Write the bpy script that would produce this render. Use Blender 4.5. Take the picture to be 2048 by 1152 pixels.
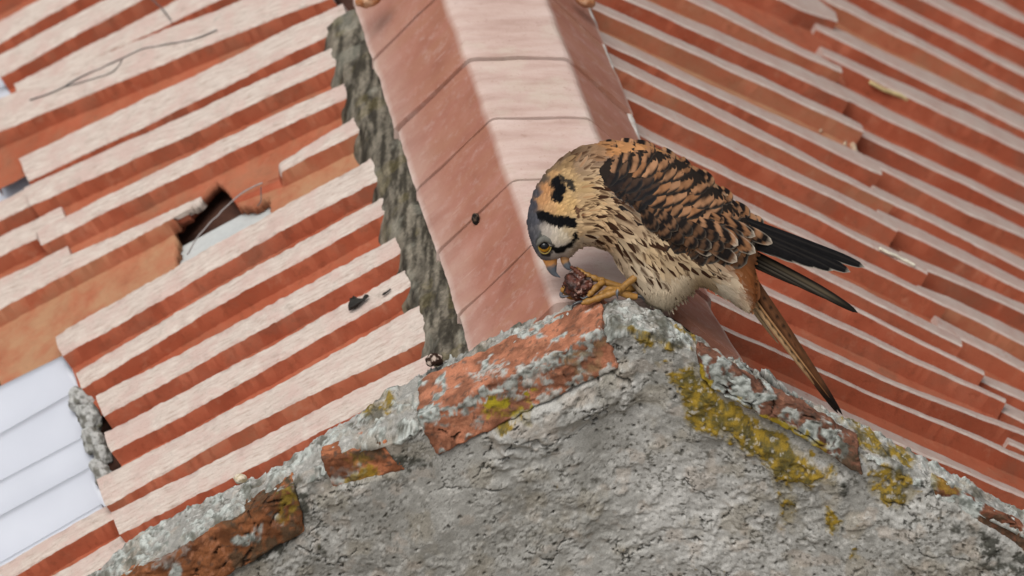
import bpy, bmesh, math, random
import numpy as np
from mathutils import Vector, Matrix
random.seed(7)
rng = np.random.default_rng(7)
scene = bpy.context.scene
for o in list(bpy.data.objects):
    bpy.data.objects.remove(o)
COL = scene.collection

# ------------------------------------------------------------------ camera
S = 0.00034            # metres per photo pixel (2048 wide) at the bird
DIST = 6.0
ELEV = math.radians(30)
Z0 = 3.0               # height of the gable's apex
FWD = np.array([0, math.cos(ELEV), -math.sin(ELEV)])
UP = np.array([0, math.sin(ELEV), math.cos(ELEV)])
RT = np.array([1.0, 0, 0])
APEX = np.array([0, 0, Z0])
CENTRE = APEX - RT * ((1250 - 1024) * S) - UP * ((576 - 640) * S)
CAM = CENTRE - FWD * DIST
cam_d = bpy.data.cameras.new('camera')
cam_d.sensor_fit = 'HORIZONTAL'
cam_d.sensor_width = 36.0
cam_d.lens = 36.0 * DIST / (2048 * S)
cam_d.clip_start = 0.1
cam_d.clip_end = 400
cam_d.dof.use_dof = True
cam_d.dof.focus_distance = DIST + 0.02
cam_d.dof.aperture_fstop = 13
cam = bpy.data.objects.new('camera', cam_d)
COL.objects.link(cam)
M = Matrix(((RT[0], UP[0], -FWD[0], CAM[0]), (RT[1], UP[1], -FWD[1], CAM[1]),
            (RT[2], UP[2], -FWD[2], CAM[2]), (0, 0, 0, 1)))
cam.matrix_world = M
scene.camera = cam

# ------------------------------------------------------------------ light: soft overcast
SUN_EL, SUN_AZ = math.radians(63), math.radians(210)   # azimuth from +Y clockwise
w = bpy.data.worlds.new('World')
scene.world = w
w.use_nodes = True
nt = w.node_tree
for n in list(nt.nodes):
    nt.nodes.remove(n)
sky = nt.nodes.new('ShaderNodeTexSky')
sky.sky_type = 'NISHITA'
sky.sun_disc = False
sky.sun_elevation = SUN_EL
sky.sun_rotation = SUN_AZ
sky.air_density = 1.0
sky.dust_density = 6.0
sky.ozone_density = 1.0
hs = nt.nodes.new('ShaderNodeHueSaturation')
hs.inputs['Saturation'].default_value = 0.22
bg = nt.nodes.new('ShaderNodeBackground')
bg.inputs['Strength'].default_value = 0.118
wo = nt.nodes.new('ShaderNodeOutputWorld')
nt.links.new(sky.outputs[0], hs.inputs['Color'])
nt.links.new(hs.outputs[0], bg.inputs[0])
nt.links.new(bg.outputs[0], wo.inputs[0])
sun_d = bpy.data.lights.new('sun', 'SUN')
sun_d.energy = 1.6
sun_d.angle = math.radians(36)
sun_d.color = (1.0, 0.965, 0.92)
sun = bpy.data.objects.new('sun', sun_d)
COL.objects.link(sun)
sd = Vector((math.sin(SUN_AZ) * math.cos(SUN_EL), math.cos(SUN_AZ) * math.cos(SUN_EL), math.sin(SUN_EL)))
sun.rotation_euler = sd.to_track_quat('Z', 'Y').to_euler()
sun.location = Vector((0, 0, Z0)) + sd * 8
scene.view_settings.view_transform = 'Standard'
scene.view_settings.look = 'None'
scene.view_settings.gamma = 1
scene.view_settings.use_curve_mapping = False
scene.view_settings.exposure = 0.0

# ------------------------------------------------------------------ helpers
def ray(px, py):
    px = np.asarray(px, float); py = np.asarray(py, float)
    return FWD * DIST + RT * ((px - 1024) * S)[..., None] + UP * ((576 - py) * S)[..., None]

def hit(px, py, p0, n):
    """points where the sight lines through photo pixels meet a real plane"""
    d = ray(px, py)
    t = np.dot(np.asarray(p0) - CAM, n) / (d @ np.asarray(n))
    return CAM + d * t[..., None]

def proj(P):
    q = np.asarray(P) - CAM
    k = DIST / (q @ FWD)
    return 1024 + (q @ RT) * k / S, 576 - (q @ UP) * k / S

def hash3(i, j, k, s):
    h = (i * 374761393 + j * 668265263 + k * 2147483647 + s * 1274126177) & 0xFFFFFFFF
    h = ((h ^ (h >> 13)) * 1274126177) & 0xFFFFFFFF
    h = ((h ^ (h >> 16)) * 2246822519) & 0xFFFFFFFF
    return ((h ^ (h >> 15)) & 0xFFFFFF) / float(0xFFFFFF)

def noise(P, scale=1.0, seed=0):
    """smooth value noise 0..1, P (...,3)"""
    q = np.asarray(P, float) / scale
    i = np.floor(q).astype(np.int64)
    f = q - i
    f = f * f * f * (f * (f * 6 - 15) + 10)
    r = 0
    for a in (0, 1):
        wa = f[..., 0] if a else 1 - f[..., 0]
        for b in (0, 1):
            wb = f[..., 1] if b else 1 - f[..., 1]
            for c in (0, 1):
                wc = f[..., 2] if c else 1 - f[..., 2]
                r = r + wa * wb * wc * hash3(i[..., 0] + a, i[..., 1] + b, i[..., 2] + c, seed)
    return r

def fbm(P, scale, octv=4, seed=0, gain=0.5):
    r = 0; a = 1; t = 0
    for o in range(octv):
        r = r + a * noise(P, scale, seed + o * 17); t += a
        a *= gain; scale *= 0.5
    return r / t

def worley(P2, scale, seed=0):
    """2-D cell noise: F1, F2 and cell id"""
    q = np.asarray(P2, float) / scale
    i = np.floor(q).astype(np.int64)
    f1 = np.full(q.shape[:-1], 9.0); f2 = f1.copy(); idd = np.zeros(q.shape[:-1])
    for a in (-1, 0, 1):
        for b in (-1, 0, 1):
            ci, cj = i[..., 0] + a, i[..., 1] + b
            x = ci + hash3(ci, cj, ci * 0, seed); y = cj + hash3(ci, cj, ci * 0 + 1, seed)
            d = np.hypot(q[..., 0] - x, q[..., 1] - y)
            nf = d < f1
            f2 = np.where(nf, f1, np.minimum(f2, d))
            idd = np.where(nf, hash3(ci, cj, ci * 0 + 2, seed), idd)
            f1 = np.where(nf, d, f1)
    return f1, f2, idd

def sstep(a, b, x):
    t = np.clip((x - a) / (b - a), 0, 1)
    return t * t * (3 - 2 * t)

def mix(a, b, t):
    return a + (b - a) * t[..., None]

def inpoly(px, py, poly):
    r = np.zeros(np.shape(px), bool)
    n = len(poly)
    for k in range(n):
        x1, y1 = poly[k]; x2, y2 = poly[(k + 1) % n]
        c = ((y1 > py) != (y2 > py))
        with np.errstate(divide='ignore', invalid='ignore'):
            r ^= c & (px < (x2 - x1) * (py - y1) / (y2 - y1 + 1e-12) + x1)
    return r

def polydist(px, py, pts):
    """distance to an open polyline"""
    d = np.full(np.shape(px), 1e9)
    for (x1, y1), (x2, y2) in zip(pts[:-1], pts[1:]):
        vx, vy = x2 - x1, y2 - y1
        t = np.clip(((px - x1) * vx + (py - y1) * vy) / (vx * vx + vy * vy + 1e-9), 0, 1)
        d = np.minimum(d, np.hypot(px - x1 - t * vx, py - y1 - t * vy))
    return d

def polyy(pts, x):
    pts = np.asarray(pts, float)
    pts = pts[np.argsort(pts[:, 0])]
    y = np.interp(x, pts[:, 0], pts[:, 1])
    m0 = (pts[1, 1] - pts[0, 1]) / (pts[1, 0] - pts[0, 0])
    m1 = (pts[-1, 1] - pts[-2, 1]) / (pts[-1, 0] - pts[-2, 0])
    y = np.where(x < pts[0, 0], pts[0, 1] + (x - pts[0, 0]) * m0, y)
    return np.where(x > pts[-1, 0], pts[-1, 1] + (x - pts[-1, 0]) * m1, y)

def link(o, parent=None):
    COL.objects.link(o)
    if parent is not None:
        o.parent = parent
        o.matrix_parent_inverse = Matrix.Translation(-Vector(WLOC[parent.name]))
    return o
WLOC = {}

def empty(name, loc, label, cat, group=None):
    o = bpy.data.objects.new(name, None)
    o.empty_display_size = 0.02
    COL.objects.link(o)
    o.location = loc
    WLOC[o.name] = tuple(float(v) for v in loc)
    o['label'] = label; o['category'] = cat
    if group: o['group'] = group
    return o

def mesh_obj(name, V, F, mat, parent=None, smooth=True, col=None, fattr=None, vattr=None, uv=None, sharp=None, centre=False):
    me = bpy.data.meshes.new(name)
    V = np.asarray(V, float)
    off = V.mean(0) if centre else np.zeros(3)
    me.from_pydata((V - off).tolist(), [], [list(map(int, f)) for f in F])
    if col is not None:
        a = me.color_attributes.new('Col', 'FLOAT_COLOR', 'POINT')
        c = np.ones((len(V), 4)); c[:, :3] = col
        a.data.foreach_set('color', c.ravel())
    if fattr:
        for k, v in fattr.items():
            a = me.attributes.new(k, 'FLOAT', 'FACE')
            a.data.foreach_set('value', np.asarray(v, np.float32))
    if vattr:
        for k, v in vattr.items():
            a = me.attributes.new(k, 'FLOAT', 'POINT')
            a.data.foreach_set('value', np.asarray(v, np.float32))
    if uv is not None:
        l = me.uv_layers.new(name='UVMap')
        vi = np.empty(len(me.loops), np.int64); me.loops.foreach_get('vertex_index', vi)
        l.data.foreach_set('uv', np.asarray(uv, np.float32)[vi].ravel())
    if smooth:
        me.polygons.foreach_set('use_smooth', np.ones(len(me.polygons), bool))
        if sharp: me.set_sharp_from_angle(angle=math.radians(sharp))
    me.update()
    me.materials.append(mat)
    o = bpy.data.objects.new(name, me)
    link(o, parent)
    if centre:
        o.location = off
    WLOC[o.name] = tuple(float(v) for v in off)
    return o

def top(o, label, cat, group=None):
    o['label'] = label; o['category'] = cat
    if group: o['group'] = group
    return o

def grid_faces(nu, nv, base=0, flip=False):
    i, j = np.meshgrid(np.arange(nu - 1), np.arange(nv - 1), indexing='ij')
    a = (i * nv + j).ravel() + base
    f = np.stack([a, a + nv, a + nv + 1, a + 1], 1)
    return f[:, ::-1] if flip else f

def tube(path, rad, seg=10, squash=None):
    """lofted tube along 3-D points with radii; closed ends"""
    P = np.asarray(path, float); R = np.asarray(rad, float)
    n = len(P)
    T = np.gradient(P, axis=0); T /= np.linalg.norm(T, axis=1)[:, None] + 1e-12
    V = []; ref = np.array([0.13, 0.9, 0.4])
    for k in range(n):
        a = np.cross(T[k], FWD); a /= np.linalg.norm(a) + 1e-9
        b = np.cross(T[k], a)
        for s in range(seg):
            th = 2 * math.pi * s / seg
            V.append(P[k] + R[k] * (a * math.cos(th) + b * math.sin(th) * (squash or 1)))
    F = []
    for k in range(n - 1):
        for s in range(seg):
            F.append((k * seg + s, k * seg + (s + 1) % seg, (k + 1) * seg + (s + 1) % seg, (k + 1) * seg + s))
    V.append(P[0]); V.append(P[-1])
    for s in range(seg):
        F.append((n * seg, (s + 1) % seg, s)); F.append((n * seg + 1, (n - 1) * seg + s, (n - 1) * seg + (s + 1) % seg))
    return np.array(V), F

def catmull(P, n):
    P = np.asarray(P, float)
    Q = np.vstack([2 * P[0] - P[1], P, 2 * P[-1] - P[-2]])
    out = []
    m = len(P) - 1
    for x in np.linspace(0, m - 1e-9, n):
        k = int(x); t = x - k
        a, b, c, d = Q[k], Q[k + 1], Q[k + 2], Q[k + 3]
        out.append(0.5 * (2 * b + (c - a) * t + (2 * a - 5 * b + 4 * c - d) * t * t + (3 * b - a - 3 * c + d) * t ** 3))
    return np.array(out)

# ------------------------------------------------------------------ materials
class NT:
    def __init__(s, name):
        s.m = bpy.data.materials.new(name); s.m.use_nodes = True
        s.t = s.m.node_tree; s.b = s.t.nodes['Principled BSDF']
    def n(s, typ, **kw):
        nd = s.t.nodes.new(typ)
        for k, v in kw.items():
            if k in nd.inputs: nd.inputs[k].default_value = v
            else: setattr(nd, k, v)
        return nd
    def l(s, a, b): s.t.links.new(a, b)
    def noise(s, vec, scale, detail=4, rough=0.55):
        nd = s.n('ShaderNodeTexNoise', Scale=scale, Detail=detail, Roughness=rough)
        if vec is not None: s.l(vec, nd.inputs['Vector'])
        return nd.outputs['Fac']
    def ramp(s, fac, stops):
        r = s.n('ShaderNodeValToRGB'); e = r.color_ramp.elements
        while len(e) < len(stops): e.new(0.5)
        for k, (p, c) in enumerate(stops):
            e[k].position = p; e[k].color = (*c, 1) if len(c) == 3 else c
        s.l(fac, r.inputs[0]); return r.outputs[0]
    def mix(s, fac, a, b, typ='MIX'):
        m = s.n('ShaderNodeMix', data_type='RGBA', blend_type=typ)
        if isinstance(fac, (int, float)): m.inputs[0].default_value = fac
        else: s.l(fac, m.inputs[0])
        for v, i in ((a, 6), (b, 7)):
            if isinstance(v, tuple): m.inputs[i].default_value = (*v, 1)
            else: s.l(v, m.inputs[i])
        return m.outputs[2]
    def math(s, op, a, b=0.0, clamp=False):
        m = s.n('ShaderNodeMath', operation=op, use_clamp=clamp)
        for v, i in ((a, 0), (b, 1)):
            if isinstance(v, (int, float)): m.inputs[i].default_value = v
            else: s.l(v, m.inputs[i])
        return m.outputs[0]
    def bump(s, h, strength, dist):
        b = s.n('ShaderNodeBump', Strength=strength, Distance=dist)
        s.l(h, b.inputs['Height']); s.l(b.outputs[0], s.b.inputs['Normal'])
    def attr(s, name): return s.n('ShaderNodeAttribute', attribute_name=name)
    def done(s, col, rough=0.9, spec=0.25):
        if col is not None: s.l(col, s.b.inputs['Base Color'])
        s.b.inputs['Roughness'].default_value = rough
        s.b.inputs['Specular IOR Level'].default_value = spec
        return s.m

def mapping(k, vec, sc):
    mp = k.n('ShaderNodeMapping'); mp.inputs['Scale'].default_value = sc
    k.l(vec, mp.inputs['Vector']); return mp.outputs[0]

def mat_tile():
    k = NT('terracotta_tile')
    geo = k.n('ShaderNodeNewGeometry').outputs['Position']
    uv = k.n('ShaderNodeUVMap').outputs[0]
    oi = k.n('ShaderNodeObjectInfo').outputs['Random']
    worn = k.attr('worn').outputs['Fac']; dust = k.attr('dust').outputs['Fac']
    slope_shade = k.attr('slope_shade').outputs['Fac']
    streak = k.noise(mapping(k, uv, (70, 330, 1)), 1.0, 6, 0.7)
    blot = k.noise(geo, 26, 5, 0.6)
    fine = k.noise(geo, 700, 3, 0.6)
    red = k.ramp(blot, [(0.25, (0.27, 0.062, 0.031)), (0.5, (0.36, 0.094, 0.049)), (0.75, (0.44, 0.14, 0.08))])
    red = k.mix(k.math('MULTIPLY', oi, 0.55), red, (0.31, 0.072, 0.034))
    spots = k.noise(geo, 120, 5, 0.7)
    red = k.mix(k.ramp(spots, [(0.53, (0, 0, 0)), (0.70, (0.5, 0.5, 0.5))]), red, (0.16, 0.042, 0.02))
    red = k.mix(k.ramp(k.noise(geo, 55, 5, 0.7), [(0.57, (0, 0, 0)), (0.74, (0.55, 0.55, 0.55))]), red, (0.42, 0.185, 0.115))
    red = k.mix(k.ramp(k.noise(geo, 17, 6, 0.7), [(0.50, (0, 0, 0)), (0.68, (0.55, 0.55, 0.55))]), red, (0.19, 0.085, 0.055))
    dn = k.math('MULTIPLY', dust, k.ramp(k.noise(geo, 34, 5, 0.65), [(0.3, (0.15, 0.15, 0.15)), (0.62, (0.9, 0.9, 0.9))]), True)
    red = k.mix(dn, red, (0.40, 0.225, 0.125))
    pale = k.ramp(streak, [(0.28, (0.34, 0.255, 0.21)), (0.46, (0.52, 0.44, 0.385)), (0.64, (0.61, 0.545, 0.485))])
    pale = k.mix(k.ramp(k.noise(geo, 42, 4, 0.6), [(0.45, (0, 0, 0)), (0.62, (0.75, 0.75, 0.75))]), pale, (0.52, 0.385, 0.34))
    pale = k.mix(k.ramp(fine, [(0.58, (0, 0, 0)), (0.72, (0.5, 0.5, 0.5))]), pale, (0.25, 0.2, 0.165))
    pale = k.mix(k.ramp(k.noise(geo, 75, 6, 0.75), [(0.56, (0, 0, 0)), (0.72, (0.6, 0.6, 0.6))]), pale, (0.30, 0.26, 0.22))
    pale = k.mix(slope_shade, pale, k.mix(k.ramp(k.noise(geo, 60, 5, 0.7), [(0.35, (0, 0, 0)), (0.65, (1, 1, 1))]), (0.36, 0.25, 0.215), (0.40, 0.325, 0.285)))  # right-slope rib tops coloured darker to stand for the weaker light there
    wm = k.math('ADD', worn, k.math('MULTIPLY', k.math('SUBTRACT', k.noise(geo, 150, 5, 0.65), 0.5), 0.55))
    wm = k.ramp(wm, [(0.44, (0, 0, 0)), (0.60, (1, 1, 1))])
    wm = k.math('MULTIPLY', wm, 0.96)
    k.bump(k.math('ADD', k.math('MULTIPLY', streak, 0.6), fine), 0.5, 0.0007)
    return k.done(k.mix(wm, red, pale), 0.92, 0.12)

def mat_cap():
    k = NT('pink_ridge_clay')
    geo = k.n('ShaderNodeNewGeometry').outputs['Position']
    uv = k.n('ShaderNodeUVMap').outputs[0]
    worn = k.attr('worn').outputs['Fac']
    st = k.noise(mapping(k, uv, (60, 14, 1)), 1.0, 5, 0.6)
    bl = k.noise(geo, 22, 5, 0.6)
    c = k.ramp(bl, [(0.3, (0.27, 0.105, 0.072)), (0.52, (0.335, 0.145, 0.104)), (0.72, (0.395, 0.195, 0.15))])
    c = k.mix(k.ramp(st, [(0.42, (0, 0, 0)), (0.66, (0.6, 0.6, 0.6))]), c, (0.33, 0.155, 0.095))
    p = k.ramp(st, [(0.3, (0.41, 0.28, 0.235)), (0.5, (0.515, 0.38, 0.33)), (0.7, (0.585, 0.46, 0.41))])
    p = k.mix(k.ramp(bl, [(0.55, (0, 0, 0)), (0.72, (0.6, 0.6, 0.6))]), p, (0.55, 0.49, 0.40))
    c = k.mix(worn, c, p)
    sc = k.noise(mapping(k, uv, (260, 40, 1)), 1.0, 2, 0.5)
    c = k.mix(k.ramp(sc, [(0.67, (0, 0, 0)), (0.75, (0.3, 0.3, 0.3))]), c, (0.58, 0.44, 0.38))
    c = k.mix(k.ramp(k.noise(geo, 420, 3, 0.6), [(0.64, (0, 0, 0)), (0.74, (0.5, 0.5, 0.5))]), c, (0.25, 0.12, 0.09))
    c = k.mix(k.ramp(k.noise(geo, 90, 6, 0.75), [(0.52, (0, 0, 0)), (0.72, (0.5, 0.5, 0.5))]), c, (0.47, 0.325, 0.28))
    c = k.mix(k.ramp(k.noise(geo, 130, 5, 0.7), [(0.60, (0, 0, 0)), (0.75, (0.45, 0.45, 0.45))]), c, (0.24, 0.12, 0.085))
    k.bump(k.math('ADD', st, k.noise(geo, 500, 4)), 0.5, 0.0007)
    return k.done(c, 0.93, 0.12)

def mat_vcol(name, rough=0.95, spec=0.15, nscale=900, amt=0.35, bump=0.5, bdist=0.0006, dark=0.55):
    k = NT(name)
    geo = k.n('ShaderNodeNewGeometry').outputs['Position']
    c = k.attr('Col').outputs['Color']
    n1 = k.noise(geo, nscale, 5, 0.65)
    f = k.ramp(n1, [(0.3, (dark, dark, dark)), (0.52, (1, 1, 1)), (0.75, (1.25, 1.25, 1.25))])
    c = k.mix(amt, c, k.mix(1.0, c, f, 'MULTIPLY'))
    if bump: k.bump(k.noise(geo, nscale * 0.7, 6, 0.7), bump, bdist)
    return k.done(c, rough, spec)

def mat_flat(name, c, rough=0.7, spec=0.3, trans=0, vary=0.2, nscale=300):
    k = NT(name)
    geo = k.n('ShaderNodeNewGeometry').outputs['Position']
    d = tuple(v * (1 - vary) for v in c); e = tuple(min(1, v * (1 + vary)) for v in c)
    col = k.ramp(k.noise(geo, nscale, 4), [(0.3, d), (0.7, e)])
    k.done(col, rough, spec)
    return k.m

M_TILE = mat_tile(); M_CAP = mat_cap()
M_WALL = mat_vcol('lichened_render', amt=0.6, nscale=1000, bump=0.38, bdist=0.0005)
M_BRICK = mat_vcol('old_brick', amt=0.6, nscale=800, bump=0.7, bdist=0.0007)
M_MORTAR = mat_vcol('ridge_mortar', amt=0.7, nscale=600, bump=0.9, bdist=0.001)
M_FEATHER = mat_vcol('feather', rough=0.85, spec=0.05, amt=0.35, nscale=1500, bump=0.25, bdist=0.0003, dark=0.7)
M_SKIN = mat_vcol('yellow_scaly_skin', rough=0.5, spec=0.4, amt=0.4, nscale=1300, bump=0.5, bdist=0.0004)
M_HORN = mat_vcol('horn', rough=0.32, spec=0.5, amt=0.2, nscale=600, bump=0)
M_EYE = mat_vcol('wet_eye', rough=0.18, spec=0.3, amt=0.0, bump=0)
M_MEAT = mat_vcol('raw_meat', rough=0.45, spec=0.3, amt=0.6, nscale=900, bump=0.6)
M_DARK = mat_flat('dark_roof_void', (0.07, 0.03, 0.019))
M_WIRE = mat_flat('dull_wire', (0.10, 0.095, 0.095), 0.6)
M_BLACK = mat_flat('black_litter', (0.022, 0.02, 0.017), 0.8)
M_GROUND = mat_flat('dry_ground', (0.22, 0.19, 0.15), nscale=2)
def mat_plastic():
    k = NT('milky_plastic')
    geo = k.n('ShaderNodeNewGeometry').outputs['Position']
    c = k.ramp(k.noise(geo, 15, 3), [(0.3, (0.48, 0.50, 0.555)), (0.7, (0.53, 0.55, 0.605))])
    k.done(c, 0.42, 0.4)
    k.b.inputs['Subsurface Weight'].default_value = 0.0
    return k.m
M_PLASTIC = mat_plastic()

# ------------------------------------------------------------------ ground, far below the eaves
mesh_obj('ground', [(-60, -60, 0), (60, -60, 0), (60, 60, 0), (-60, 60, 0)], [(0, 1, 2, 3)], M_GROUND, smooth=False)['kind'] = 'structure'
# ------------------------------------------------------------------ roof frame
T0 = 0.055
RDX = 0.365                                     # photo slope of the ridge
def axis_px(y): return 995 + RDX * y
C0 = hit(axis_px(602), 602, (0, T0, 0), np.array([0, 1.0, 0]))
C1 = hit(axis_px(0), 0, C0, np.array([0, 0, 1.0]))
DIRR = (C1 - C0) / np.linalg.norm(C1 - C0)
def unit(v): return v / np.linalg.norm(v)
SL_L = unit(np.array([-1, 0, -0.615])); SL_R = unit(np.array([1, 0, -0.63]))
N_L = unit(np.cross(SL_L, DIRR)); N_L = N_L * np.sign(N_L[2])
N_R = unit(np.cross(SL_R, DIRR)); N_R = N_R * np.sign(N_R[2])
P_L = C0 + np.array([0, 0, -0.016]); P_R = C0 + np.array([0, 0, -0.012])
HR = 0.0135                                     # rib height
roof = empty('tiled_roof', (C0[0], 0.35, Z0 - 0.15),
             'terracotta roof of ribbed clay tiles with pink ridge capping behind the grey gable', 'roof')

def isect(poly, x0, y0):
    """where the ridge-parallel through (x0,y0) meets a rib edge line"""
    lo = x0 - 260.0; hi = x0 + 260.0
    lo = np.full(np.shape(x0), 0.0) + lo; hi = np.full(np.shape(x0), 0.0) + hi
    g = lambda x: (y0 + (x - x0) / RDX) - polyy(poly, x)
    for _ in range(40):
        m = (lo + hi) / 2; s = g(m) > 0
        hi = np.where(s, m, hi); lo = np.where(s, lo, m)
    return (lo + hi) / 2

def make_tile(up, lo, nx, xa, xb, side, sink=0.0, dust=0.12, lift=0.0, hole=None, hfun=None, label=None, seed=0, name='roof_tile', wtop=1.0, chip=1.0, tuck=1.0, slope_shade=0.0):
    n = N_L if side == 'L' else N_R
    p0 = (P_L if side == 'L' else P_R) + n * (lift - sink)
    step = 3.0 if hole is not None else 5.0
    nt_ = max(8, int(abs(xb - xa) / step))
    xu = np.linspace(xa, xb, nt_); yu = polyy(up, xu)
    xl = isect(lo, xu, yu); yl = polyy(lo, xl)
    xn = isect(nx, xl, yl); yn = polyy(nx, xn)
    B = hit(xu, yu, p0, n); Fr = hit(xl, yl, p0, n); Nx = hit(xn, yn, p0, n)
    a = Nx - B; a /= np.linalg.norm(a, axis=1)[:, None]
    wd = np.einsum('ij,ij->i', Fr - B, a); pn = np.einsum('ij,ij->i', Nx - B, a)
    L = np.linalg.norm(B - B[0], axis=1)
    hf = np.ones(nt_) if hfun is None else hfun(xu)
    h = HR * np.ones(nt_); tz = -(1 - hf) * (HR - .0006)
    wd = np.maximum(wd, 0.0015)
    rb = np.minimum(0.0012, wd * 0.3)
    z = np.zeros(nt_)
    foot = wd + 0.22 * HR
    endp = np.maximum(pn + 0.006 * tuck, foot + 0.002)
    prof = [(-0.3 * HR + z, -h), (z, tz - rb), (rb, tz), (wd * .33, tz + .0002), (wd * .66, tz + .0002), (wd - rb, tz), (wd + rb * .3, tz - rb), (foot, -h + .0004)]
    seg = [0, .72, wtop, wtop, wtop, .66, 0.0]
    du = [0, 0, 0, 0, 0, 0, dust * .5]
    npan = 40 if hole is not None else 3
    for q in range(1, npan + 1):
        prof.append((foot + (endp - foot) * q / npan, -h * 1.0 - .0006 * math.sin(math.pi * q / npan) + z)); seg.append(0.0); du.append(dust)
    m = len(prof)
    V = np.zeros((nt_, m, 3)); UV = np.zeros((nt_, m, 2))
    for j, (s_, hh) in enumerate(prof):
        V[:, j] = B + a * s_[:, None] + n * hh[:, None]
        UV[:, j, 0] = L + seed * 1.37; UV[:, j, 1] = s_ + seed * .61
    # hand-made unevenness
    d1 = (fbm(V, 0.035, 3, 11 + seed) - .5) * 0.0022; d2 = (fbm(V, 0.004, 2, 31 + seed) - .5) * 0.0011 * chip
    V += n * (d1 + d2)[..., None] + a[:, None] * ((fbm(V, 0.006, 3, 51 + seed) - .5) * 0.0006 * chip + (noise(V, .05, 52 + seed) - .5) * .0016)[..., None]
    if hole is None:                            # ragged eave end + end face
        V[-1] += (V[-1] - V[-2]) * ((fbm(V[-1], 0.006, 3, 71 + seed) - .5) * 1.1)[:, None]
        end = V[-1] - n * 0.0075
        V = np.concatenate([V, end[None]]); UV = np.concatenate([UV, UV[-1:]])
        top0 = V[0] - n * 0.0075
        V = np.concatenate([top0[None], V]); UV = np.concatenate([UV[:1], UV])
    nu = V.shape[0]
    fc = grid_faces(nu, m)
    fw = np.tile(np.array(seg), nu - 1); fd = np.tile(np.array(du), nu - 1)
    if hole is None:
        last = np.arange(len(fw)) >= (nu - 2) * (m - 1)
        fw = np.where(last, fw * .35 + .12, fw)
    if hfun is not None:
        fw = fw * np.repeat(sstep(.35, .7, (hf[1:] + hf[:-1]) / 2), m - 1)
    if hole is not None:
        cx, cy = proj(V.reshape(-1, 3)[fc].mean(1))
        jig = (noise(np.stack([cx, cy, cx * 0], -1), 14, 5) - .5) * 1.2
        keep = ~inpoly(cx + jig, cy + jig, hole)
        fc, fw, fd = fc[keep], fw[keep], fd[keep]
    Vr = V.reshape(-1, 3); fm = fc[(m - 1) * (nu // 2) + 3]
    if np.dot(np.cross(Vr[fm[1]] - Vr[fm[0]], Vr[fm[2]] - Vr[fm[0]]), n) < 0: fc = fc[:, ::-1]
    o = mesh_obj(name, V.reshape(-1, 3), fc, M_TILE, roof, fattr={'worn': fw, 'dust': fd, 'slope_shade': np.tile([slope_shade] * 5 + [slope_shade * .25] + [slope_shade] * (m - 7), len(fw) // (m - 1)) if hole is None else np.full(len(fw), slope_shade)}, uv=UV.reshape(-1, 2), sharp=38, centre=True)
    if hole is not None:
        s = o.modifiers.new('thickness', 'SOLIDIFY'); s.thickness = 0.009; s.offset = -1
    if label: o['label'] = label
    return o

# ---- left slope: rib back edge / front edge lines read off the photograph
X = 900
LU = {
 1: ([(0, 40), (75, 0)], [(0, 82), (145, 0)]),
 2: ([(0, 109), (207, 0)], [(4, 150), (279, 0)]),
 3: ([(29, 166), (350, 0)], [(-60, 232), (205, 107.5), (434, -1), (600, -84)]),
 5: ([(39, 315), (281, 200), (639, 27)], [(53, 362), (391, 200), (643, 75)]),
 6: ([(47, 374), (400, 216), (643, 103)], [(53, 413), (400, 257), (646, 140)]),
 7: ([(70, 457), (141, 425), (400, 299), (670, 172)], [(68, 493), (256, 400), (400, 331), (677, 199)]),
 8: ([(-100, 619), (98, 529), (381, 400), (548, 331), (689, 245)], [(-100, 671), (0, 617), (352, 429), (437, 385), (552, 345), (703, 270)]),
 9: ([(109, 672), (234, 600), (400, 505), (586, 400), (720, 329)], [(125, 709), (320, 600), (400, 550), (671, 400), (746, 364)]),
 10: ([(152, 745), (390, 600), (748, 402)], [(164, 774), (400, 629), (763, 429)]),
 11: ([(191, 791), (400, 684), (509, 625), (771, 482)], [(201, 832), (400, 725), (500, 669), (771, 519)]),
 12: ([(207, 864), (332, 800), (500, 712), (793, 550)], [(221, 903), (400, 810), (500, 753), (801, 581)]),
 13: ([(213, 948), (400, 851), (541, 775), (805, 628)], [(207, 1011), (400, 901), (645, 775), (850, 677)]),
 14: ([(230, 1020), (400, 935), (721, 775), (851, 712)], [(236, 1068), (376, 996), (472, 948), (620, 873)]),
 15: ([(246, 1116), (640, 916)], [(246, 1156), (640, 956)]),
}
loose = ([(-60, 222), (205, 108), (479, 0), (700, -88)], [(-60, 288), (6, 257), (145, 200), (400, 94), (615, 10), (700, -24)])
L_xa = {1: 560, 2: 600, 3: 620, 5: 690, 6: 700, 7: 715, 8: 730, 9: 765, 10: 790, 11: 812, 12: 830, 13: 850, 14: 890, 15: 900}
L_xb = {1: -34, 2: -14, 3: 27, 5: 38, 6: 47, 7: 69, 8: -70, 9: 109, 10: 152, 11: 191, 12: 207, 13: 192, 14: 222, 15: 246}
L_dust = {5: .12, 7: .35, 8: 1.0, 13: .5, 6: .3}
HOLE = [(350, 540), (350, 456), (360, 436), (400, 396), (431, 362), (446, 372), (478, 412), (500, 412), (541, 392), (541, 470), (450, 520)]
LU[0] = ([(0, -32), (75, -72)], [(0, -8), (145, -88)])
L_xa[0] = 520; L_xb[0] = -60
keys = sorted(LU)
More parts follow.
